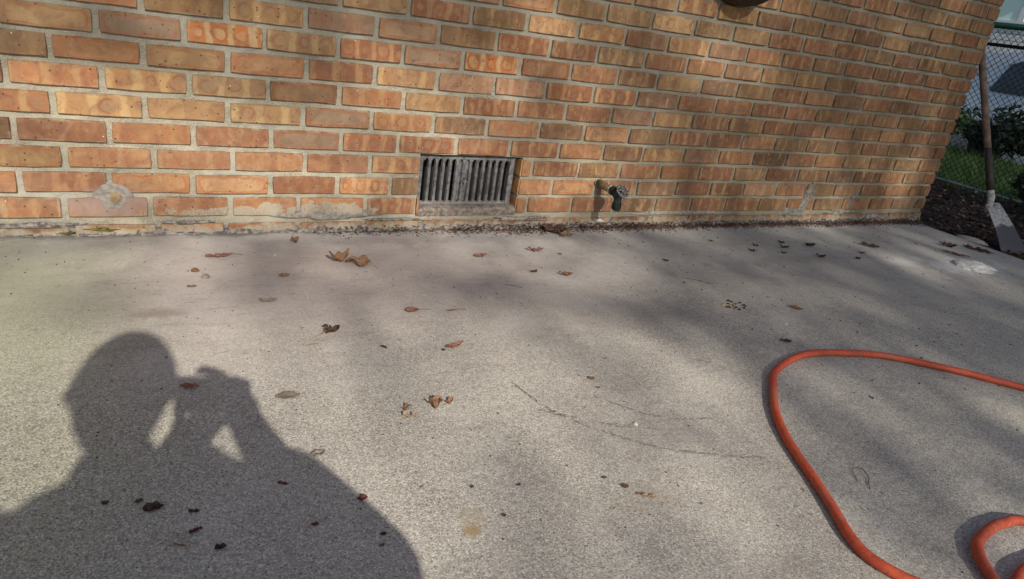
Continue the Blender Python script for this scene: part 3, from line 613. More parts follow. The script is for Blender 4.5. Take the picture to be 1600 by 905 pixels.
def leaf(x, y, L, W, rz, col, label, lobes=0, curl=.3, bend=.2, crump=.25, stem=0, seed=0, lift=.0, name='fallen_leaf', cat='leaf', group=None, twist=0):
    L *= 1.15; W *= 1.2
    root = empty(name, (x, y, gz(x)+.0008), rz) if stem else None
    mb = MB(); nu, nv = 14, 8; r_ = seed*3.7+x*5; v = []
    for i in range(nu+1):
        s = i/nu; wprof = math.sin(math.pi*min(1, s*.93+.05))**.75
        if lobes: wprof *= .62+.38*abs(math.sin(math.pi*lobes*s+.4))+.12*noise.noise((s*9, r_, 0))
        for j in range(nv+1):
            t = (j/nv-.5)*2; wp = wprof*(1+.25*noise.noise((s*4, r_, 1 if t > 0 else 7)))
            px, py = (s-.5)*L, t*W/2*wp
            # curl across the width, bend along the length
            if curl > 0: th = curl*2.2*t*wp; rr = W/2/(curl*2.2); py, pz = rr*math.sin(th), rr*(1-math.cos(th))
            else: pz = 0
            pz += bend*L*(2*abs(s-.5))**2*.5+crump*W*.5*noise.noise((px/W*2.2, py/W*2.2+r_, 2))+crump*W*.25*noise.noise((px/W*6, py/W*6, r_))
            py += twist*W*(s-.5)*2
            v.append([px, py, pz])
    zm = min(q[2] for q in v)
    for q in v: q[2] += -zm+.0003+lift
    th = .0007; K = len(v); allv = v+[[a, b, c+th] for a, b, c in v]
    f = []
    for i in range(nu):
        for j in range(nv):
            a = i*(nv+1)+j; qd = (a, a+1, a+nv+2, a+nv+1)
            f.append(qd[::-1]); f.append(tuple(K+k for k in qd))
    bd = [j for j in range(nv+1)]+[i*(nv+1)+nv for i in range(1, nu+1)]+[nu*(nv+1)+j for j in range(nv-1, -1, -1)]+[i*(nv+1) for i in range(nu-1, 0, -1)]
    f += [(bd[i], bd[(i+1) % len(bd)], K+bd[(i+1) % len(bd)], K+bd[i]) for i in range(len(bd))]
    mb.add(allv, f)
    if stem:
        o = mb.build('blade', LM[col], root, smooth=True)
        s_ = MB(); e = v[nu*(nv+1)+nv//2]
        s_.tube([(e[0]-.004, e[1], e[2]), (e[0]+stem*.4, e[1]+.002, max(.0008, e[2]*.6)), (e[0]+stem, e[1]-.002, .0008)], [.0009, .0007, .0006], 5); s_.build('stem', LM['brown'], root)
    else:
        o = mb.build(name, LM[col], smooth=True); o.location = (x, y, gz(x)+.0008); o.rotation_euler = (0, 0, rz); root = o
    tag(root, label, cat, group); return root
def clod(x, y, L, W, Hh, rz, mat, label, name='clod', cat='debris', seed=0, group=None, n=14, jag=.35):
    mb = MB(); v = []; m = 6
    for j in range(m+1):
        ph = math.pi/2*j/m
        for i in range(n):
            a = 2*math.pi*i/n; k = 1+jag*noise.noise((math.cos(a)*1.6+seed, math.sin(a)*1.6, j*.5))+jag*.7*noise.noise((math.cos(a)*4+seed, math.sin(a)*4, j))
            v.append((L/2*math.cos(a)*math.cos(ph)*k, W/2*math.sin(a)*math.cos(ph)*k, Hh*math.sin(ph)*(1+jag*noise.noise((seed, a, j)))-.001))
    mb.add(v, [(j*n+i, j*n+(i+1) % n, (j+1)*n+(i+1) % n, (j+1)*n+i) for j in range(m) for i in range(n)])
    o = mb.build(name, mat); o.location = (x, y, gz(x)); o.rotation_euler = (0, 0, rz); tag(o, label, cat, group); return o
D = R
leaf(1.078,-.100,.024,.022,D(30),'brown','small curled brown leaf near the wall, left of the largest orange leaf',0,.9,.9,.6,seed=1)
leaf(1.168,-.262,.058,.050,D(25),'orange','large curled orange brown dead leaf, arched left half of a pair',2,.75,.75,.45,seed=2)
leaf(1.214,-.298,.066,.046,D(-32),'orange','large curled orange brown dead leaf with a stalk pointing right',2,.8,.35,.5,stem=.022,seed=3)
leaf(.855,-.193,.062,.020,D(8),'red','long flat reddish brown leaf with a thin stalk, near the wall at left',3,.3,.15,.4,stem=.028,seed=4)
clod(.787,-.286,.022,.018,.011,D(10),LM['brown'],'upper left of two small brown clods on the left side',seed=1)
clod(.807,-.331,.022,.018,.012,D(-5),LM['grey'],'square greyish clod just right of the other small clod',seed=2,jag=.2)
leaf(.770,-.386,.021,.009,D(0),'brown','small brown flake below the two clods',0,.4,.2,.4,seed=5)
leaf(.998,-.346,.024,.013,D(-10),'orange','small flat orange leaf between the clods and the largest leaf',0,.35,.25,.3,seed=6)
leaf(.930,-.499,.036,.018,D(-8),'grey','dry skeletal grey brown leaf with turned up edges',2,.95,.4,.5,seed=7)
leaf(1.625,-.262,.042,.018,D(10),'red','small reddish leaf on the concrete left of the tap',2,.3,.2,.4,stem=.012,seed=8)
leaf(1.262,-.609,.030,.026,D(0),'red','triangular reddish leaf with a dark stalk pointing right',0,.3,.15,.2,stem=.034,seed=9)
leaf(1.366,-.625,.024,.006,D(0),'brown','thin brown scrap with a twig, right of the triangular leaf',0,.3,.15,.2,stem=.03,seed=10)
leaf(1.030,-.655,.015,.010,D(20),'dark','tiny dark leaf bit just above the crumpled dark leaf',0,.5,.2,.4,seed=11)
leaf(1.036,-.690,.034,.026,D(200),'dark','crumpled dark brown leaf with a stalk pointing left',3,.7,.3,.7,stem=.026,seed=12)
leaf(1.131,-.778,.016,.007,D(-50),'dark','dark oblong flake in the middle left of the concrete',0,.5,.1,.3,seed=13)
leaf(1.294,-.812,.045,.019,D(20),'red','red brown curled leaf rolled like a boat',1,.95,.35,.3,seed=14)
clod(1.262,-.818,.010,.008,.005,0,LM['dark'],'dark crumb at the left tip of the boat shaped leaf',seed=3)
leaf(.889,-.929,.040,.021,D(-4),'grey','flat grey brown oval leaf beside the shadow of the person',0,.12,.05,.1,seed=15)
leaf(.723,-.856,.030,.013,D(-15),'red','reddish leaf lying in the shadow of the hand',0,.3,.15,.4,seed=16)
for (x, y, L, W, lab) in ((1.094,-1.029,.020,.014,'brown crumpled leaf bit, leftmost of a row of three'),(1.154,-1.033,.030,.026,'largest brown crumpled leaf bit in the middle of a row of three'),(1.186,-1.030,.020,.013,'brown crumpled leaf bit, rightmost of a row of three'),(1.092,-1.058,.026,.012,'thin brown leaf bit below the row of three')):
    leaf(x, y, L, W, D(rnd.uniform(-30, 30)), 'brown' if x != 1.092 else 'tan', lab, 2, .8, .4, .9, seed=x*10)
leaf(2.026,-.062,.075,.045,D(-38),'dark','dark half of the big dead leaf lying against the wall foot',2,.8,.5,.7,seed=20)
leaf(2.052,-.100,.062,.040,D(-48),'orange','orange brown big dead leaf at the wall foot with a long stalk',2,.7,.35,.6,stem=.075,seed=21)
leaf(1.846,-.236,.050,.022,D(-12),'red','reddish jagged leaf on the concrete below the vent',3,.35,.3,.6,seed=22)
leaf(1.742,-.410,.020,.014,D(0),'dark','dark crumpled bit, left of a jagged brown leaf',2,.5,.3,.6,seed=23)
leaf(1.838,-.446,.040,.022,D(-20),'brown','jagged brown leaf on the concrete under the tap',3,.3,.3,.5,seed=24)
leaf(.900,-1.123,.022,.014,D(10),'grey','small triangular grey brown leaf on the edge of the shadow',0,.4,.2,.4,seed=25)
leaf(.938,-1.253,.015,.013,D(0),'maroon','dark red star shaped leaf scrap inside the shadow edge',3,.3,.2,.4,seed=26)
for (x, y, L, W, m, lab) in ((.856,-1.286,.011,.007,'maroon','small maroon scrap in the shadow left of the star shaped one'),(.945,-1.337,.009,.006,'maroon','tiny maroon scrap near the bottom, inside the shadow'),(.936,-1.358,.008,.005,'red','tiny reddish scrap near the bottom, inside the shadow'),
    (.646,-1.181,.024,.016,'dark','largest black rotten leaf scrap in the shadow of the shoulder'),(.628,-1.159,.011,.007,'dark','thin black scrap just left of the largest black one'),(.585,-1.149,.009,.009,'dark','small round black crumb at the left in the shadow'),
    (.698,-1.204,.014,.007,'dark','black curved scrap right of the largest black one'),(.694,-1.246,.012,.008,'maroon','dull red scrap in the shadow, left one of a pair'),(.702,-1.243,.007,.006,'maroon','dull red scrap in the shadow, right one of a pair'),
    (.724,-1.290,.014,.010,'dark','black scrap near the bottom of the shadow'),(.675,-1.268,.018,.003,'brown','thin brown sliver below the red scraps'),(.83,-1.18,.016,.006,'maroon','thin dark red scrap in the shadow below the triangular leaf'),
    (2.247,-.98,.030,.014,'dark','black flat leaf scrap left above the hose loop'),(1.545,-1.021,.014,.011,'brown','round brown scrap on the scuffed concrete, upper of two'),(1.538,-1.059,.010,.006,'brown','small brown scrap below the round one'),
    (1.385,-1.363,.011,.010,'dark','dark star shaped scrap near the bottom centre'),(1.362,-1.33,.008,.005,'dark','tiny dark crumb left of the star shaped scrap'),(1.412,-1.399,.026,.010,'tan','pale orange leaf flake near the bottom centre'),(1.398,-1.388,.009,.006,'red','small reddish flake left of the pale orange one'),
    (1.14,-1.36,.007,.006,'dark','black crumb near the ochre stain, right one'),(1.12,-1.28,.006,.006,'dark','black crumb above the ochre stain'),(1.20,-1.30,.007,.006,'dark','black crumb right of the shadow edge')):
    leaf(x, y, L, W, D(rnd.uniform(-35, 25)), m, lab, 2, .3, .2, .5, seed=x*9)
leaf(2.496,-.806,.040,.017,D(-50),'red','reddish boat shaped leaf in the right middle of the concrete',0,.6,.15,.3,seed=30)
leaf(4.235,-.448,.12,.030,D(-63),'dark','long dark curled leaf on the concrete near the shovel',0,.8,.1,.4,seed=31)
leaf(4.00,-.47,.11,.020,D(-60),'brown','long thin brown leaf on the concrete near the white mound',0,.5,.1,.3,seed=32)
leaf(4.098,-.375,.07,.035,D(-55),'dark','dark crumpled leaf near the soil edge',2,.5,.2,.6,seed=33)
leaf(3.55,-.33,.07,.03,D(-50),'dark','dark leaf scrap on the shaded concrete in front of the wall end',2,.5,.2,.6,seed=34)
leaf(2.649,-1.263,.030,.012,D(-20),'tan','pale dry leaf scrap tucked under the hose',1,.6,.2,.5,seed=35)
SCR = ((2.809,-.321,.03,'black leaf scrap, left end of the trail before the right half of the wall'),(3.111,-.413,.036,'widest flat black scrap, nearest the viewer in the trail of scraps'),(3.189,-.294,.05,'largest black leaf scrap in the middle of the trail before the wall'),(2.314,-.373,.022,'lone small black scrap on the concrete right of the tap'),
 (3.298,-.453,.03,'black scrap at the near right of the trail of scraps'),(2.70,-.20,.02,'small black scrap close to the dirt line, far left of the trail'),(2.95,-.36,.025,'small black scrap between the left end and the widest one'),(3.02,-.30,.04,'long black scrap just left of the largest one'),
 (3.4,-.40,.03,'black scrap, right end of the trail of scraps'),(2.88,-.27,.024,'small black scrap just right of the left end one'),(3.06,-.25,.03,'black scrap behind the long one, nearer the wall'),(1.925,-.273,.014,'tiny black scrap on the concrete in front of the big dead leaf'))
for (x, y, s_, lab) in SCR:
    leaf(x, y, s_, s_*.5, D(rnd.uniform(-70, 0)), 'dark', lab, 2, .5, .3, .6, seed=x*3)
def cluster(cx, cy, n, spread, mat, label, size=.006):
    mb = MB()
    for i in range(n):
        a, q = rnd.uniform(0, 6.28), rnd.random()**.6*spread; x, y = math.cos(a)*q*1.3, math.sin(a)*q; s_ = size*rnd.uniform(.5, 1.3)
        vs = [(x+s_*math.cos(k*1.257+i)*rnd.uniform(.6, 1.3), y+s_*.6*math.sin(k*1.257+i), 0) for k in range(5)]
        mb.add([(a_, b_, 0) for a_, b_, _ in vs]+[(x, y, s_*.6)], [(k, (k+1) % 5, 5) for k in range(5)])
    o = mb.build('seed_clump', mat); o.location = (cx, cy, gz(cx)+.0005); tag(o, label, 'debris'); o['kind'] = 'stuff'; return o
cluster(2.28, -.745, 22, .035, LM['dark'], 'clump of dark seeds and crumbs on the concrete', .008)
cluster(2.26, -.735, 6, .02, leaf_mat('seed_yellow', (.30, .24, .05), (.40, .33, .1)), 'yellow seed husks among dark crumbs', .007)
M_white = simple('white_plaster', (.47, .465, .44), .95, 0, .2, 30, .006)
clod(3.90,-.610,.19,.15,.026,D(-15),M_white,'smooth white plaster mound on the concrete near the shovel','plaster_mound','mound',seed=5,n=28,jag=.26)
clod(2.353,-.890,.012,.010,.006,0,M_lime,'small white pebble in the right middle of the concrete','pebble','pebble',seed=6)
clod(1.643,-.448,.016,.012,.005,0,LM['tan'],'small pale pebble below the vent','pebble','pebble',seed=7)
clod(1.533,-1.202,.010,.009,.006,0,M_lime,'tiny cream pebble on the curved scuff marks','pebble','pebble',seed=8)
clod(1.004,-.192,.010,.008,.004,0,M_lime,'small white paint chip near the wall at left','paint_chip','chip',seed=9)
clod(1.525,-.690,.008,.012,.003,0,M_lime,'tiny white chip in the middle of the concrete','paint_chip','chip',seed=10)
# curled twig
tw = MB(); tw.tube(catmull([(0, 0, .002), (.02, .012, .004), (.03, .035, .006), (.015, .045, .004), (.0, .03, .003), (-.012, .012, .002)], 5), .0009, 5)
tw.tube([(.02, .012, .004), (-.01, -.012, .002)], .0007, 5)
o = tw.build('twig', LM['brown']); o.location = (1.874, -1.51, gz(1.88)); tag(o, 'thin curled brown twig inside the big hose loop', 'twig')
for (x, y, L, a, lab) in ((.98,-.735,.03,8,'short thin straw on the concrete left of the middle'),(.962,-.31,.0,0,''),(1.62,-.50,.05,-35,'short thin dark straw below the vent'),(2.30,-.55,.10,-40,'thin dark stalk on the concrete right of the middle'),(1.9,-1.02,.03,-40,'tiny dark splinter near the hose bend')):
    if L:
        s_ = MB(); s_.tube([(-L/2, 0, .001), (0, L*.06, .0015), (L/2, 0, .001)], .0008, 5); o = s_.build('straw', LM['brown']); o.location = (x, y, gz(x)); o.rotation_euler = (0, 0, D(a)); tag(o, lab, 'straw')
M_scuff = simple('rubbed_dirt', (.17, .14, .12), .95)
# curved rubber scuff marks: thin broken ridges of dirt
def scuff(pts, label, n, wdt):
    mb = MB(); P = catmull([(x, y, gz(x)) for x, y in pts], 20)
    for i in range(int(n*.5)):
        t = rnd.random()*(len(P)-2); k = int(t); q = P[k].lerp(P[k+1], t-k); d_ = (P[k+1]-P[k]).normalized(); nn = Vector((-d_.y, d_.x, 0))
        o_ = q+nn*rnd.gauss(0, wdt); l = rnd.uniform(.001, .0045); w_ = rnd.uniform(.0003, .0006)
        a, b = o_-d_*l, o_+d_*l
        mb.add([a+nn*w_+Vector((0,0,.0014)), a-nn*w_+Vector((0,0,.0014)), b-nn*w_+Vector((0,0,.0014)), b+nn*w_+Vector((0,0,.0014)), (a+b)/2+Vector((0,0,.0021))], [(0,1,4),(1,2,4),(2,3,4),(3,0,4)])
    o = mb.build('scuff_mark', M_scuff); tag(o, label, 'scuff'); o['kind'] = 'stuff'
scuff([(1.353,-.989),(1.375,-1.091),(1.411,-1.161),(1.464,-1.222),(1.529,-1.284),(1.632,-1.34),(1.736,-1.38)], 'long curved dirt scuff across the centre of the concrete', 520, .0022)
scuff([(1.51,-1.087),(1.572,-1.168),(1.642,-1.212),(1.726,-1.232)], 'short curved dirt scuff above the long one', 170, .0014)
scuff([(1.356,-1.098),(1.397,-1.133),(1.485,-1.193),(1.536,-1.214)], 'faint middle dirt scuff joining the long one', 170, .005)
# loose crumbs
mb = MB()
def crumb(mb, x, y, z, s_, fl=.6):
    a = rnd.uniform(0, 6.28); p = [(x+s_*math.cos(a+k*2.1)*rnd.uniform(.6, 1.3), y+s_*math.sin(a+k*2.1)*rnd.uniform(.6, 1.3), z) for k in range(3)]
    mb.add(p+[(x, y, z+s_*fl)], [(0, 1, 3), (1, 2, 3), (2, 0, 3)])
for i in range(1500):
    x = rnd.uniform(.2, 4.4); y = -1.9*rnd.random()**1.4; s_ = rnd.choice((.001, .0014, .002, .003))*(1+(x > 2.2)*.9*rnd.random()); crumb(mb, x, y, gz(x)+.0006, s_)
o = mb.build('dirt_crumbs', LM['dark']); tag(o, 'tiny dark crumbs scattered over the concrete', 'crumbs', kind='stuff')
mb = MB()
for i in range(15000):
    x = rnd.uniform(1.15, 4.45)
    if rnd.random() > (min(1, (x-1.2)/1.0)*.55+.1)*(1+1.5*noise.noise((x*3, 0, 0))+1.2*noise.noise((x*11, 4, 0))): continue
    y = -abs(rnd.gauss(0, .026+.016*noise.noise((x*4, 2, 0))))-.004; s_ = rnd.uniform(.0015, .006); crumb(mb, x, y, gz(x)+max(0, .024+y*.7)*rnd.random(), s_, .5)
o = mb.build('dirt_line', [LM['dark']]); tag(o, 'strip of dark dirt and leaf crumbs along the foot of the wall', 'dirt', kind='stuff')
mb = MB()
for i in range(1300):
    x = rnd.uniform(1.5, 4.45); y = -abs(rnd.gauss(0, .018))-.005; crumb(mb, x, y, gz(x)+max(0, .012+y*.3)*rnd.random(), rnd.uniform(.002, .007), .4)
o = mb.build('dry_leaf_crumbs', LM['brown']); tag(o, 'brown dry leaf crumbs mixed in the dirt along the wall foot', 'crumbs', kind='stuff')

# ---------------------------------------------------------------- right hand side: soil litter, shovel, fence, greenery
mbs = [MB(), MB(), MB()]
for i in range(9000):
    x = 4.46+2.2*rnd.random()**1.3; y = rnd.uniform(-1.6, 1.6)
    z = soilz(x, y)+rnd.uniform(.0, .02); s_ = rnd.uniform(.005, .022); a = rnd.uniform(0, 6.28); tl = rnd.uniform(-.5, .5); t2 = rnd.uniform(-.5, .5)
    ca, sa = math.cos(a)*s_, math.sin(a)*s_
    P = [(x+ca, y+sa, z+tl*s_), (x-sa*.5, y+ca*.5, z+t2*s_+.004), (x-ca, y-sa, z-tl*s_*.5), (x+sa*.5, y-ca*.5, z-t2*s_*.3)]
    mbs[0 if rnd.random() < .80 else (1 if rnd.random() < .86 else 2)].add(P, [(0, 1, 2, 3)])
for mb, m, lab in zip(mbs, (LM['dark'], LM['brown'], LM['tan']), ('dark rotting leaf litter on the soil beside the patio', 'brown leaf litter on the soil beside the patio', 'scattered pale dead leaves on the soil beside the patio')):
    tag(mb.build('leaf_litter', m), lab, 'leaf litter', kind='stuff')
# broken slab chunks at the edge
clod(4.44,-.31,.05,.15,.018,D(8),M_conc,'thin broken concrete flake on the patio edge','concrete_chunk','rubble',seed=15,jag=.2)

# shovel: stands on the soil at the patio edge, leaning back on the wall end
M_hand = simple('worn_shovel_wood', (.165, .115, .085), .7, 0, .35, 30, .002, .3); M_grip = simple('dark_wrapped_handle', (.04, .03, .028), .6, 0, .4, 60, .001)
def steel():
    t = NT('shovel_steel'); X, Y, Z = t.xyz()[:3]; n = t.noise(28, detail=5)
    m = t.ramp(t.math('ADD', Z, t.math('MULTIPLY', t.math('SUBTRACT', n, .5), .05)), .055, .068)
    c = t.mix(m, (.075, .072, .082), t.mix(t.ramp(t.noise(80, detail=4), .35, .65), (.22, .215, .205), (.44, .43, .41)))
    c = t.mix(t.math('MULTIPLY', t.ramp(t.noise(60), .6, .7), .4), c, (.16, .10, .07))
    return t.fin(c, t.ramp(m, 0, 1, .8, .95), t.bump(n, .002), 0, .15)
M_steel = steel()
shovel = empty('shovel', (4.58, -.45, -.05)); tag(shovel, 'square mouth shovel with cement caked blade leaning at the wall end', 'shovel')
tip0, tip1 = Vector((4.475, -.432, -.045)), Vector((4.665, -.468, -.050))        # cutting edge corners
top0, top1 = Vector((4.505, -.262, .132)), Vector((4.665, -.240, .140))
sh = MB(); nu, nv = 10, 12; nrm = (top0-tip0).cross(tip1-tip0).normalized()
if nrm.y > 0: nrm = -nrm
vv = []
for j in range(nv+1):
    a = tip0.lerp(top0, j/nv); b = tip1.lerp(top1, j/nv)
    for i in range(nu+1):
        u = i/nu; dsh = .022*(abs(u-.5)*2)**2.2*(.5+.5*j/nv)
        vv.append(a.lerp(b, u)+nrm*(dsh+.006*math.sin(j/nv*math.pi)))
K = len(vv); ff = []
vv2 = [q-nrm*.0022 for q in vv]
for j in range(nv):
    for i in range(nu):
        q = j*(nu+1)+i; qd = (q, q+1, q+nu+2, q+nu+1); ff.append(qd); ff.append(tuple(K+k for k in qd[::-1]))
bd = list(range(nu+1))+[j*(nu+1)+nu for j in range(1, nv+1)]+[nv*(nu+1)+i for i in range(nu-1, -1, -1)]+[j*(nu+1) for j in range(nv-1, 0, -1)]
ff += [(bd[i], K+bd[i], K+bd[(i+1) % len(bd)], bd[(i+1) % len(bd)]) for i in range(len(bd))]
sh.add(vv+vv2, ff)
sh.tube([top0+nrm*.016, top0.lerp(top1, .35)+nrm*.004+Vector((0, 0, .008)), top0.lerp(top1, .65)+nrm*.004+Vector((0, 0, .008)), top1+nrm*.016], .004, 6)
keepw(sh.build('blade', M_steel, smooth=True), shovel)
mt = top0.lerp(top1, .48); s0 = mt+Vector((0, .0, -.035))+nrm*.002
ferr = catmull([s0, mt+Vector((.010, .008, .03)), mt+Vector((.014, .030, .075))], 6)
fb = MB(); fb.tube(ferr, [.012+.006*min(1, i/8) for i in range(len(ferr))], 12); keepw(fb.build('socket', M_steel, smooth=True), shovel)
h0 = ferr[-1]; htop = Vector((4.492, .050, .895)); 
pts = [h0.lerp(htop, t)+Vector((0, 0, 0)) for t in (0, .1, .2, .3, .4, .5, .6, .7, .8, .9, 1, 1.18)]
hb = MB(); hb.tube(pts[3:], [.0165]*9, 12); keepw(hb.build('handle', M_hand, smooth=True), shovel)
hb = MB(); hb.tube(pts[:4], [.0170, .0172, .0172, .0166], 12); keepw(hb.build('handle_sleeve', M_grip, smooth=True), shovel)

# chain link fence at x = 6.22, running away from the wall line
FX = 6.22; M_green = simple('green_coated_pipe', (.02, .085, .045), .45, .1, .3, 40, 0, .5); M_wire = simple('dark_coated_wire', (.010, .014, .014), .8, 0, .3, 60, 0, .2); M_galv = simple('galvanised_rail', (.22, .24, .24), .5, .5, .3, 60)
fence = empty('chain_link_fence', (FX, 1.0, -.06)); tag(fence, 'dark chain link fence with a green top rail behind the wall corner', 'fence')
fy0, fy1 = -1.4, 4.2
def part(mb, nm, mat, sm=True): return keepw(mb.build(nm, mat, smooth=sm), fence)
m1 = MB(); m1.tube([(FX, fy0, 1.105), (FX, fy1, 1.105)], .021, 12); part(m1, 'top_rail', M_green)
m1 = MB(); m1.tube([(FX+.02, fy0, .975), (FX+.02, fy1, .975)], .012, 8); part(m1, 'middle_rail', M_wire)
m1 = MB(); m1.tube([(FX, fy0, -.03), (FX, fy1, -.03)], .011, 8); part(m1, 'bottom_rail', M_galv)
for y in (-1.4, 1.35, 4.2):
    m1 = MB(); m1.tube([(FX+.03, y, -.3), (FX+.03, y, 1.16)], .028, 12); part(m1, 'post', M_green)
wm = MB(); dp = .047; zt = 1.13; nseg = int((zt+.04)/(dp/2))
ny = int((fy1-fy0)/(dp/2))
for i in range(ny):
    for sgn in (0,):
        y = fy0+dp/2*i; pts_ = []
        for k in range(nseg+1):
            q_ = (k+i) % 2
            pts_.append((FX+(.003 if q_ else -.003), y+(dp/2+.002 if q_ else -.002), -.04+k*dp/2))
        wm.tube(pts_, .0031, 3, cap=False)
wo = part(wm, 'wire_mesh', M_wire, False)
# dark drain pipe / post strip at the wall corner
dpipe = MB(); dpipe.tube([(4.520, .105, -.1), (4.520, .105, 2.4)], .030, 10)
o = dpipe.build('corner_pipe', M_wire, smooth=True); tag(o, 'thin black vertical pipe fixed at the right end of the brick wall', 'pipe')

def leaves_mesh(centers, n, size, seed, flat=.6, clump=.12):
    r_ = random.Random(seed); mb = MB()
    for i in range(n):
        c, rad = centers[r_.randrange(len(centers))]
        d_ = Vector((r_.gauss(0, 1), r_.gauss(0, 1), r_.gauss(0, 1))).normalized()*rad*r_.random()**.45
        q = Vector(c)+Vector((d_.x, d_.y, d_.z)); s_ = size*r_.uniform(.6, 1.3)
        a = Vector((r_.gauss(0, 1), r_.gauss(0, 1), r_.gauss(0, .6))).normalized(); b = a.cross(Vector((r_.gauss(0, 1), r_.gauss(0, 1), r_.gauss(0, 1)))).normalized()
        mb.add([q-a*s_, q+b*s_*.38-a*s_*.1, q+a*s_, q-b*s_*.38-a*s_*.1], [(0, 1, 2, 3)])
    return mb
def foliage_mat(name, a, b):
    t = NT(name); rp = t.n('ShaderNodeNewGeometry').outputs['Random Per Island']; c = t.mix(rp, a, b)
    t.b.inputs['Subsurface Weight'].default_value = 0
    tr = t.n('ShaderNodeBsdfTranslucent'); t.L(c, tr.inputs[0]); mx = t.n('ShaderNodeMixShader'); mx.inputs[0].default_value = .3
    t.fin(c, .55, spec=.4); t.L(t.b.outputs[0], mx.inputs[1]); t.L(tr.outputs[0], mx.inputs[2]); t.L(mx.outputs[0], t.out.inputs[0]); return t.mat
M_leafA = foliage_mat('shrub_leaves', (.035, .075, .018), (.10, .16, .04)); M_leafD = foliage_mat('dark_shrub_leaves', (.012, .022, .010), (.035, .055, .02)); M_leafT = foliage_mat('tree_leaves', (.04, .08, .02), (.09, .13, .035))
M_bark = simple('bark', (.085, .062, .045), .95, 0, .4, 25, .01)
def shrub(x, y, Hh, rad, n, size, mat, label, seed, zc=.55):
    root = empty('shrub', (x, y, soilz(x, y))); r_ = random.Random(seed); cs = []; st = MB()
    for i in range(9):
        a = r_.uniform(0, 6.28); q = rad*r_.uniform(.2, .8); c = Vector((x+math.cos(a)*q, y+math.sin(a)*q, soilz(x, y)+Hh*r_.uniform(.25, .95))); cs.append((c, rad*r_.uniform(.3, .55)))
        st.tube([(x, y, soilz(x, y)-.02), (x+math.cos(a)*q*.4, y+math.sin(a)*q*.4, c.z*.5), c], [.012, .008, .003], 5)
    keepw(leaves_mesh(cs, n, size, seed).build('foliage', mat), root); keepw(st.build('stem', M_bark), root); tag(root, label, 'shrub')
shrub(6.70, 1.42, .66, .28, 900, .045, M_leafA, 'leafy green shrub behind the fence next to the wall corner', 3)
shrub(8.9, 1.9, .42, .45, 1500, .05, M_leafD, 'dark low shrub under the side of the white car', 4)
shrub(5.80, -.10, .30, .27, 1300, .04, M_leafD, 'black shaded low bush on the soil behind the shovel', 5)
shrub(5.9, -.75, .5, .4, 1500, .04, M_leafD, 'dark bush on the soil at the right edge of the view', 6)
shrub(8.6, 2.9, .7, .6, 2200, .06, M_leafD, 'dark bush beyond the lawn behind the fence', 8)
# grass beyond the fence
gm = MB(); r_ = random.Random(5)
for i in range(15000):
    x = 6.2+3.6*r_.random()**1.2; y = r_.uniform(-.6, 3.4); z = soilz(x, y)-.005; h = r_.uniform(.04, .13); a = r_.uniform(0, 6.28); w_ = .004
    dx, dy = math.cos(a)*w_, math.sin(a)*w_; lx, ly = r_.gauss(0, .03), r_.gauss(0, .03)
    gm.add([(x-dx, y-dy, z), (x+dx, y+dy, z), (x+lx, y+ly, z+h)], [(0, 1, 2)])
tag(gm.build('grass', foliage_mat('grass_blades', (.07, .14, .03), (.17, .25, .07))), 'green lawn grass growing behind the chain link fence', 'grass', kind='stuff')

# parked car beyond the fence
M_paint = simple('white_car_paint', (.55, .57, .60), .25, .2, .05, 5, 0, .6); M_glass = simple('tinted_car_glass', (.045, .05, .053), .2, 0, .2, 5, 0, .6); M_tyre = simple('tyre_rubber', (.02, .02, .02), .85); M_rim = simple('wheel_rim', (.35, .35, .36), .35, .7); M_lamp = simple('red_tail_lamp', (.30, .02, .015), .3)
car = empty('parked_car', (11.0, 1.62, -.44), 0); tag(car, 'silver white parked car with tinted windows seen through the chain link fence', 'car')
cz = -.44
def prof(mb, pts, xa, xb, inset=0, m=0):             # side outline (y,z) extruded across x, upper points pulled in
    n = len(pts); v = []
    for x, sg in ((xa, 1), (xb, -1)):
        for y, z in pts: v.append((x+sg*inset*max(0, (z-.85))/.6, y, z+cz))
    mb.add(v, [tuple(range(n)), tuple(range(2*n-1, n-1, -1))]+[(i, n+i, n+(i+1) % n, (i+1) % n) for i in range(n)])
cy = 1.62
body = [(-(y), z) for y, z in [(-2.05,.35),(-2.12,.60),(-2.08,.95),(-1.85,1.02),(-1.62,1.44),(-1.2,1.53),(.45,1.52),(1.15,1.08),(2.05,.92),(2.3,.70),(2.28,.35),(1.85,.30),(1.80,.52),(1.55,.68),(1.25,.68),(1.0,.52),(.95,.28),(-1.0,.28),(-1.05,.52),(-1.3,.68),(-1.6,.68),(-1.85,.52),(-1.9,.30)]][::-1]
cb = MB(); prof(cb, [(cy+a, b) for a, b in body], 10.15, 11.85, .16); keepw(cb.build('body', M_paint), car)
for pts in ([(1.30,1.05),(1.20,1.38),(1.05,1.45),(.42,1.45),(.42,1.05)], [(.34,1.05),(.34,1.45),(-.40,1.45),(-.98,1.09),(-.98,1.05)]):
    for xo in (10.15-.004, 11.85+.004):
        gl = MB(); sg = 1 if xo < 11 else -1
        v = [(xo+sg*.16*max(0, z-.85)/.6, cy+y, z+cz) for y, z in pts]; v2 = [(a+sg*.02, b, c) for a, b, c in v]; n = len(v)
        gl.add(v+v2, [tuple(range(n)), tuple(range(2*n-1, n-1, -1))]+[(i, n+i, n+(i+1) % n, (i+1) % n) for i in range(n)]); keepw(gl.build('side_window', M_glass), car)
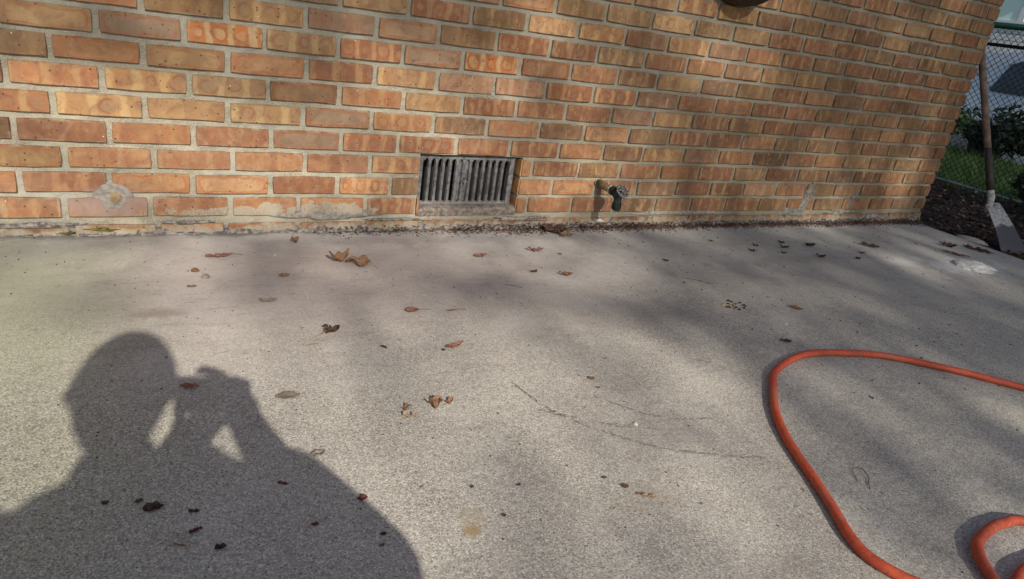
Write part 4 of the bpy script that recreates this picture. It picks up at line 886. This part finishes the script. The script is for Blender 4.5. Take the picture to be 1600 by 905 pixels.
for y in (1.45, -1.4):
    for x in (10.27, 11.73):
        wb_ = MB(); wb_.tube([(x-.1, cy+y, cz+.33), (x-.09, cy+y, cz+.33), (x+.09, cy+y, cz+.33), (x+.1, cy+y, cz+.33)], [.28, .32, .32, .28], 20); wo_ = wb_.build('wheel', M_tyre); keepw(wo_, car)
        rb = MB(); rb.tube([(x-.104, cy+y, cz+.33), (x+.104, cy+y, cz+.33)], .19, 14); keepw(rb.build('rim', M_rim), car)
for x in (10.35, 11.65):
    lb = MB(); lb.box((x-.10, cy+2.03, cz+.70), (x+.10, cy+2.13, cz+.92)); keepw(lb.build('tail_lamp', M_lamp), car)
# house with a window behind the car
M_siding = simple('white_siding', (.55, .56, .60), .7, 0, .08, 3); M_pane = NT('window_pane'); M_pane.b.inputs['Metallic'].default_value = 0; M_pane = M_pane.fin((.50, .66, .66), .08, spec=.8)  # pale blue pane colour paints in the reflected sky
house = empty('neighbour_house', (16.5, 8, -.4)); tag(house, 'pale sided house with a window far behind the fence', 'house')
hw_ = MB(); hw_.box((16.5, 3.0, -.5), (22, 12.0, 4.5)); keepw(hw_.build('wall', M_siding), house)
sd = MB()
for k in range(38): sd.box((16.47, 3.0, -.45+k*.13), (16.499, 12.0, -.45+k*.13+.118))
so2 = sd.build('siding', M_siding); keepw(so2, house); so2['kind'] = 'stuff'
rf = MB(); rf.add([(16.0, 2.5, 4.4), (22.5, 2.5, 4.4), (22.5, 12.5, 4.4), (16.0, 12.5, 4.4), (19.2, 2.5, 6.6), (19.2, 12.5, 6.6)], [(0, 1, 4), (3, 5, 2), (0, 4, 5, 3), (1, 2, 5, 4), (0, 3, 2, 1)]); keepw(rf.build('roof', simple('roof_shingle', (.08, .075, .07), .9)), house)
WY, WZ = 6.12, 2.53
for (yy, zz) in ((WY, WZ), (WY-2.6, WZ)):
    wf = MB(); 
    for a, b in (((16.44, yy-.62, zz-.75), (16.469, yy+.62, zz-.66)), ((16.44, yy-.62, zz+.66), (16.469, yy+.62, zz+.75)), ((16.44, yy-.62, zz-.659), (16.469, yy-.52, zz+.659)), ((16.44, yy+.52, zz-.659), (16.469, yy+.62, zz+.659)), ((16.442, yy-.06, zz-.659), (16.469, yy+.06, zz+.659))): wf.box(a, b)
    wfo = wf.build('window', M_siding); keepw(wfo, house)
    pn = MB(); pn.box((16.458, yy-.52, zz-.66), (16.4695, yy+.52, zz+.66)); keepw(pn.build('pane', M_pane), house)

# ---------------------------------------------------------------- unseen trees behind the viewer, crowns shaped to dapple the light
def S(a, b, s): return Vector((a-.11*s, -s, b+.62*s))       # point s metres (in y) up the sunbeam that lands at wall coordinate (a, b)
def shade(a, b):                                             # leaf density set by the shade wanted where each beam lands
    d = .22
    d += .56*max(0, min(1, (b-.36)/.40))
    d += .44*max(0, min(1, (a-1.9)/1.1))
    d += .10*max(0, min(1, (-.15-b)/.4))*max(0, min(1, (a-1.6)/.8))
    if a < 1.1 and b < -.3: d -= .20
    if a < 1.7 and .05 < b < .45: d -= .20
    if 1.9 < a < 2.4 and -.05 < b < .22: d -= .16
    if 3.3 < a < 4.2 and .02 < b < .35: d -= .34
    if 2.35 < a < 3.1 and .66 < b < 1.05: d -= .60
    if b > 1.4 or b < -1.3 or a < -.3: d = .4
    if a > 4.6: d = .95 if b < .42 or a < 5.4 else .55
    n = noise.noise((a*2.6, b*4.2, 1.3))*.6+noise.noise((a*6, b*10, 5.3))*.9
    return max(0, min(1, d*(1+1.1*n)))
def tree(name, a0, a1, b0, b1, s0, s1, tx, ty, n, size, label, seed):
    r_ = random.Random(seed); root = empty(name, (tx, ty, -.08)); mb = MB(); cl = []
    tries = 0; cnt = 0
    while cnt < n and tries < n*12:
        tries += 1; a = r_.uniform(a0, a1); b = r_.uniform(b0, b1); s = r_.uniform(s0, s1)
        if r_.random() > shade(a, b): continue
        q = S(a, b, s); e = ((a-(a0+a1)/2)/((a1-a0)/2))**2+((b-(b0+b1)/2)/((b1-b0)/2))**2+((s-(s0+s1)/2)/((s1-s0)/2))**2*.5
        if e > 1.35: continue
        cnt += 1; s_ = size*r_.uniform(.6, 1.3)
        u = Vector((r_.gauss(0, 1), r_.gauss(0, 1), r_.gauss(0, 1))).normalized(); v_ = u.cross(Vector((r_.gauss(0, 1), r_.gauss(0, 1), r_.gauss(0, 1)))).normalized()
        mb.add([q-u*s_, q-u*s_*.3+v_*s_*.5, q+u*s_*.35+v_*s_*.42, q+u*s_, q+u*s_*.35-v_*s_*.42, q-u*s_*.3-v_*s_*.5], [(0, 1, 2, 3, 4, 5)])
        if cnt % (n//26) == 0: cl.append(q)
    keepw(mb.build('crown', M_leafT), root)
    zt = b0+.62*(-ty)+.1; tr = MB(); base = Vector((tx, ty, -.1)); fork = Vector((tx+.15, ty+.1, zt))
    tr.tube(catmull([base, base.lerp(fork, .35)+Vector((.08, 0, 0)), base.lerp(fork, .7)+Vector((-.05, .05, 0)), fork], 5), [.20-.006*i for i in range(16)], 12)
    keepw(tr.build('trunk', M_bark, smooth=True), root)
    br = MB()
    for i, q in enumerate(cl):
        mid = fork.lerp(q, .45)+Vector((r_.uniform(-.3, .3), r_.uniform(-.3, .3), r_.uniform(-.1, .4)))
        P = catmull([fork-Vector((0, 0, .2)), mid, q], 6); r0 = r_.uniform(.03, .06); br.tube(P, [max(.006, r0*(1-k/len(P))) for k in range(len(P))], 6)
        for j in range(5):
            k = r_.randrange(5, len(P)); e_ = P[k]+Vector((r_.gauss(0, .45), r_.gauss(0, .35), r_.gauss(0, .4))); br.tube([P[k], P[k].lerp(e_, .5)+Vector((0, 0, .05)), e_], [.012, .008, .004], 5)
    keepw(br.build('branch', M_bark, smooth=True), root); tag(root, label, 'tree')
tree('leafy_tree', -1.2, 5.2, -1.7, 2.4, 13.0, 16.5, 3.0, -14.8, 8800, .062, 'tall leafy tree standing on the grass behind the photographer', 21)
tree('leafy_tree', 4.3, 11.5, -1.8, 3.2, 10.0, 14.0, 8.6, -12.0, 15000, .090, 'dense leafy tree to the right that shades the fence and the shovel', 22)

# stand-in planter added at the top edge: its round bottom shades the bricks
M_coir = simple('dark_coir', (.06, .045, .03), .95, 0, .4, 90, .006); pl = empty('shadow_planter', (2.70, 0, 1.005)); tag(pl, 'dark half round coir planter added on the brick wall to cast the round shadow', 'planter')
pb = MB(); v = []
for j in range(9):
    ph = math.pi/2*j/8
    for i in range(17):
        a = math.pi*i/16; wv = 1+.03*noise.noise((a*3, j, 0)); v.append((2.70+.150*wv*math.cos(a)*math.cos(ph)**.8, -.003-.185*wv*math.sin(a)*math.cos(ph)**.8, 1.005-.150*math.sin(ph)))
pb.add(v, [(j*17+i, j*17+i+1, (j+1)*17+i+1, (j+1)*17+i) for j in range(8) for i in range(16)]+[tuple(range(16, -1, -1)), tuple(j*17 for j in range(9))+tuple(j*17+16 for j in range(7, -1, -1))])
keepw(pb.build('basket', M_coir, smooth=True), pl); keepw(leaves_mesh([(Vector((2.70, -.09, 1.07)), .13)], 420, .03, 9).build('foliage', M_leafA), pl)

# ---------------------------------------------------------------- the photographer (crouching, phone held before the face); only the shadow is in view
M_skin = simple('skin', (.45, .26, .18), .6, 0, .08, 20); M_hair = simple('dark_hair', (.03, .02, .015), .7, 0, .4, 200); M_shirt = simple('grey_shirt', (.16, .17, .19), .9, 0, .15, 60, .001); M_jean = simple('blue_jeans', (.05, .07, .13), .9, 0, .25, 80, .001); M_shoe = simple('dark_shoe', (.03, .03, .03), .7); M_phone = simple('black_phone', (.015, .015, .017), .2, 0, .1, 5, 0, .5)
def skin(name, verts, edges, radii, mat, root, sub=2):
    me = bpy.data.meshes.new(name); me.from_pydata([tuple(v) for v in verts], edges, []); o = bpy.data.objects.new(name, me); C.objects.link(o); me.materials.append(mat)
    md = o.modifiers.new('skin', 'SKIN'); md.use_smooth_shade = True; 
    for i, r_ in enumerate(radii): me.skin_vertices[0].data[i].radius = (r_, r_) if not isinstance(r_, tuple) else r_
    me.skin_vertices[0].data[0].use_root = True
    sb = o.modifiers.new('sub', 'SUBSURF'); sb.levels = sub; sb.render_levels = sub
    keepw(o, root); return o
def ensure_skin(me):
    if not me.skin_vertices: bm = bmesh.new(); bm.from_mesh(me); bm.verts.layers.skin.verify(); bm.to_mesh(me); bm.free()
def skinned(name, verts, edges, radii, mat, root, sub=2):
    me = bpy.data.meshes.new(name); me.from_pydata([tuple(v) for v in verts], edges, []); ensure_skin(me); me.materials.append(mat)
    o = bpy.data.objects.new(name, me); C.objects.link(o); md = o.modifiers.new('skin', 'SKIN'); md.use_smooth_shade = True
    dt = me.skin_vertices[0].data
    for i, r_ in enumerate(radii): dt[i].radius = r_ if isinstance(r_, tuple) else (r_, r_)
    dt[0].use_root = True
    sb = o.modifiers.new('sub', 'SUBSURF'); sb.levels = sub; sb.render_levels = sub
    keepw(o, root); return o
per = empty('person', (.40, -2.50, gz(.4))); tag(per, 'crouching person in a grey shirt holding a phone up to the face', 'person')
pv = {'pelvis': (.45,-2.70,.27), 'belly': (.45,-2.64,.44), 'chest': (.43,-2.57,.62), 'neck0': (.43,-2.50,.765), 'neck1': (.452,-2.45,.83), 'head': (.440,-2.42,.88),
 'shl': (.235,-2.52,.765), 'ell': (.31,-2.36,.52), 'wrl': (.560,-2.225,.685), 'shr': (.61,-2.51,.785), 'elr': (.835,-2.35,.535), 'wrr': (.688,-2.185,.672),
 'hpl': (.35,-2.69,.26), 'knl': (.20,-2.30,.40), 'anl': (.24,-2.52,.07), 'tol': (.22,-2.35,.035), 'hpr': (.55,-2.69,.26), 'knr': (.74,-2.34,.38), 'anr': (.62,-2.55,.07), 'tor': (.66,-2.38,.035)}
names = list(pv); ix = {n: i for i, n in enumerate(names)}
E_ = [('pelvis','belly'),('belly','chest'),('chest','neck0'),('neck0','neck1'),('neck1','head'),('neck0','shl'),('shl','ell'),('ell','wrl'),('neck0','shr'),('shr','elr'),('elr','wrr'),('pelvis','hpl'),('hpl','knl'),('knl','anl'),('anl','tol'),('pelvis','hpr'),('hpr','knr'),('knr','anr'),('anr','tor')]
rad = {'pelvis': .12, 'belly': .15, 'chest': .155, 'neck0': .08, 'neck1': .064, 'head': .07, 'shl': .068, 'ell': .046, 'wrl': .026, 'shr': .068, 'elr': .064, 'wrr': .044, 'hpl': .09, 'knl': .058, 'anl': .036, 'tol': .03, 'hpr': .09, 'knr': .058, 'anr': .036, 'tor': .03}
skinned('body', [pv[n] for n in names], [(ix[a], ix[b]) for a, b in E_], [rad[n] for n in names], M_skin, per)
def sub_skel(nm, keys, edges, grow, mat):
    id_ = {k: i for i, k in enumerate(keys)}
    def vv_(k):
        if isinstance(k, tuple): return Vector(pv[k[0]]).lerp(Vector(pv[k[1]]), k[2])
        return Vector(pv[k])
    def rr_(k): return (rad[k[0]]*(1-k[2])+rad[k[1]]*k[2] if isinstance(k, tuple) else rad[k])+grow
    skinned(nm, [vv_(k) for k in keys], [(id_[a], id_[b]) for a, b in edges], [rr_(k) for k in keys], mat, per)
cl_, cr_ = ('ell', 'wrl', .9), ('elr', 'wrr', .97); bt = ('belly', 'pelvis', .6)
sub_skel('shirt', ['chest', 'belly', bt, 'neck0', 'shl', 'ell', cl_, 'shr', 'elr', cr_], [('chest','belly'),('belly',bt),('chest','neck0'),('neck0','shl'),('shl','ell'),('ell',cl_),('neck0','shr'),('shr','elr'),('elr',cr_)], .012, M_shirt)
al, ar = ('knl', 'anl', .9), ('knr', 'anr', .9)
sub_skel('trousers', ['pelvis', ('pelvis','belly',.35), 'hpl', 'knl', al, 'hpr', 'knr', ar], [('pelvis',('pelvis','belly',.35)),('pelvis','hpl'),('hpl','knl'),('knl',al),('pelvis','hpr'),('hpr','knr'),('knr',ar)], .014, M_jean)
# head: egg-shaped skull, jaw, nose, ears, eyes; hair cap
HC = Vector((.443, -2.395, .955)); fwd = Vector((.12, .93, -.30)).normalized(); sdw = Vector((1, -.13, 0)).normalized(); upv = sdw.cross(fwd).normalized()
def HP(x, y, z): return HC+sdw*x+fwd*y+upv*z
def egg(mb, rx, ry, rz, jaw=True, off=(0, 0, 0), nu=24, nv=16, part_=None):
    v = []; f = []
    for j in range(nv+1):
        ph = -math.pi/2+math.pi*j/nv
        for i in range(nu):
            a = 2*math.pi*i/nu; x, y, z = math.cos(a)*math.cos(ph), math.sin(a)*math.cos(ph), math.sin(ph)
            k = 1-.16*max(0, -z)**1.5 if jaw else 1; yy = y*k+(.12*max(0, -z) if jaw else 0)
            bump_ = 0
            if jaw and y > .75 and -.35 < z < .12: bump_ = .16*max(0, 1-abs(x)/.14)*(1-max(0, z+.1)/.25)
            v.append(HP(off[0]+rx*x*k, off[1]+ry*(yy+bump_), off[2]+rz*z))
    f = [(j*nu+i, j*nu+(i+1) % nu, (j+1)*nu+(i+1) % nu, (j+1)*nu+i) for j in range(nv) for i in range(nu)]
    mb.add(v, f)
M_eye = simple('eye_white', (.6, .6, .58), .2)
hd_ = MB(); egg(hd_, .080, .098, .120, nu=40, nv=28)
for sx in (-1, 1):
    hd_.tube([HP(sx*.076, -.012, -.022), HP(sx*.084, -.016, 0), HP(sx*.082, -.016, .020)], [.006, .012, .006], 8)
hd_.tube([HP(-.022, .093, -.062), HP(0, .101, -.060), HP(.022, .093, -.062)], [.003, .006, .003], 6)
keepw(hd_.build('head', M_skin, smooth=True), per)
for sx in (-1, 1):
    ey = MB(); c_ = HP(sx*.030, .080, .004); ey.tube([c_-fwd*.01, c_-fwd*.002, c_+fwd*.006], [.012, .012, .004], 12); keepw(ey.build('eye', M_eye), per)
hr = MB(); r_ = random.Random(3); v = []; nu, nv = 36, 14
for j in range(nv+1):
    ph = -.25+(math.pi/2+.25)*j/nv
    for i in range(nu):
        a = 2*math.pi*i/nu; x, y, z = math.cos(a)*math.cos(ph), math.sin(a)*math.cos(ph), math.sin(ph)
        fr_ = max(0, y); zz = max(z, .42*fr_); k = 1.12-.5*max(0, .1-ph)+.04*noise.noise((x*4, y*4, z*4))
        v.append(HP(.080*x*k, .098*y*k-.004, .120*zz*1.06))
hr.add(v, [(j*nu+i, j*nu+(i+1) % nu, (j+1)*nu+(i+1) % nu, (j+1)*nu+i) for j in range(nv) for i in range(nu)]); keepw(hr.build('hair', M_hair, smooth=True), per)
for sx, nm in ((-1, 'l'), (1, 'r')):
    a, b = Vector(pv['an'+nm]), Vector(pv['to'+nm]); s_ = MB(); q = (b-a); q.z = 0; q.normalize()
    s_.tube([a-q*.07+Vector((0, 0, -.030)), a-q*.03+Vector((0, 0, -.022)), a+q*.06+Vector((0, 0, -.028)), b+q*.02+Vector((0, 0, .004)), b+q*.06+Vector((0, 0, .0))], [.028, .042, .045, .040, .022], 12); keepw(s_.build('shoe', M_shoe, smooth=True), per)
# phone: a thin slab right behind the lens, held in both hands
rx, ry, rzv = rot.col[0], rot.col[1], rot.col[2]           # image right, image up, backwards
PC = CAM+rzv*.0085-rx*.014-ry*.010
ph_ = MB(); Mx = Matrix((rx, ry, rzv)).transposed().to_4x4(); Mx.translation = PC
ph_.box((-.060, -.034, -.0045), (.060, .034, .0045), M=Mx); pho = ph_.build('phone', M_phone); tag(pho, 'black phone held level in both hands of the crouching person', 'phone')
def PP(x, y, z): return PC+rx*x+ry*y+rzv*z
def hand(sx, wrist):
    wrist = Vector(wrist); palm = PP(sx*.070, -.024, .028); V = [wrist.lerp(Vector(pv['elr']), .22), wrist.lerp(palm, .4), palm]; Eh = [(0, 1), (1, 2)]; Rr = [.040, .034, .032]
    for k, (yy, ln) in enumerate(((.020, 1.08), (.004, 1.0), (-.014, .82))):
        b0 = len(V); V += [PP(sx*.078, yy*.9-.008, .022), PP(sx*.076, yy, -.002), PP(sx*(.072-.012*ln), yy+.002, -.0125), PP(sx*(.070-.024*ln), yy+.003, -.0125)]
        Eh += [(2, b0), (b0, b0+1), (b0+1, b0+2), (b0+2, b0+3)]; Rr += [.0100, .0088, .0080, .0066]
    b0 = len(V); V += [PP(.060, .014, .026), PP(.032, .040, .020), PP(-.004, .050, .010), PP(-.022, .043, .000)]; Eh += [(2, b0), (b0, b0+1), (b0+1, b0+2), (b0+2, b0+3)]; Rr += [.012, .011, .010, .008]
    b0 = len(V); V += [PP(sx*.062, -.034, .024), PP(sx*.046, -.022, .018), PP(sx*.032, -.008, .013)]; Eh += [(1, b0), (b0, b0+1), (b0+1, b0+2)]; Rr += [.012, .0095, .0075]
    skinned('hand', V, Eh, Rr, M_skin, per)
hand(1, pv['wrr'])
# left hand cupped under the phone
wl = Vector(pv['wrl']); pm = PP(-.004, -.050, .034); V = [wl.lerp(Vector(pv['ell']), .2), wl.lerp(pm, .4), pm]; Eh = [(0, 1), (1, 2)]; Rr = [.030, .030, .034]
for k, (xx, ln) in enumerate(((-.036, .86), (-.018, 1.0), (.001, 1.06), (.020, .95))):
    b0 = len(V); V += [PP(xx+.004, -.052, .014), PP(xx+.008, -.047, -.004), PP(xx+.010, -.047+.016*ln, -.0125), PP(xx+.010, -.047+.026*ln, -.0125)]
    Eh += [(2, b0), (b0, b0+1), (b0+1, b0+2), (b0+2, b0+3)]; Rr += [.0100, .0088, .0078, .0064]
b0 = len(V); V += [PP(-.036, -.040, .030), PP(-.040, -.020, .020), PP(-.034, -.004, .013)]; Eh += [(1, b0), (b0, b0+1), (b0+1, b0+2)]; Rr += [.012, .0095, .0075]
skinned('hand', V, Eh, Rr, M_skin, per)
print('bricks', nb)
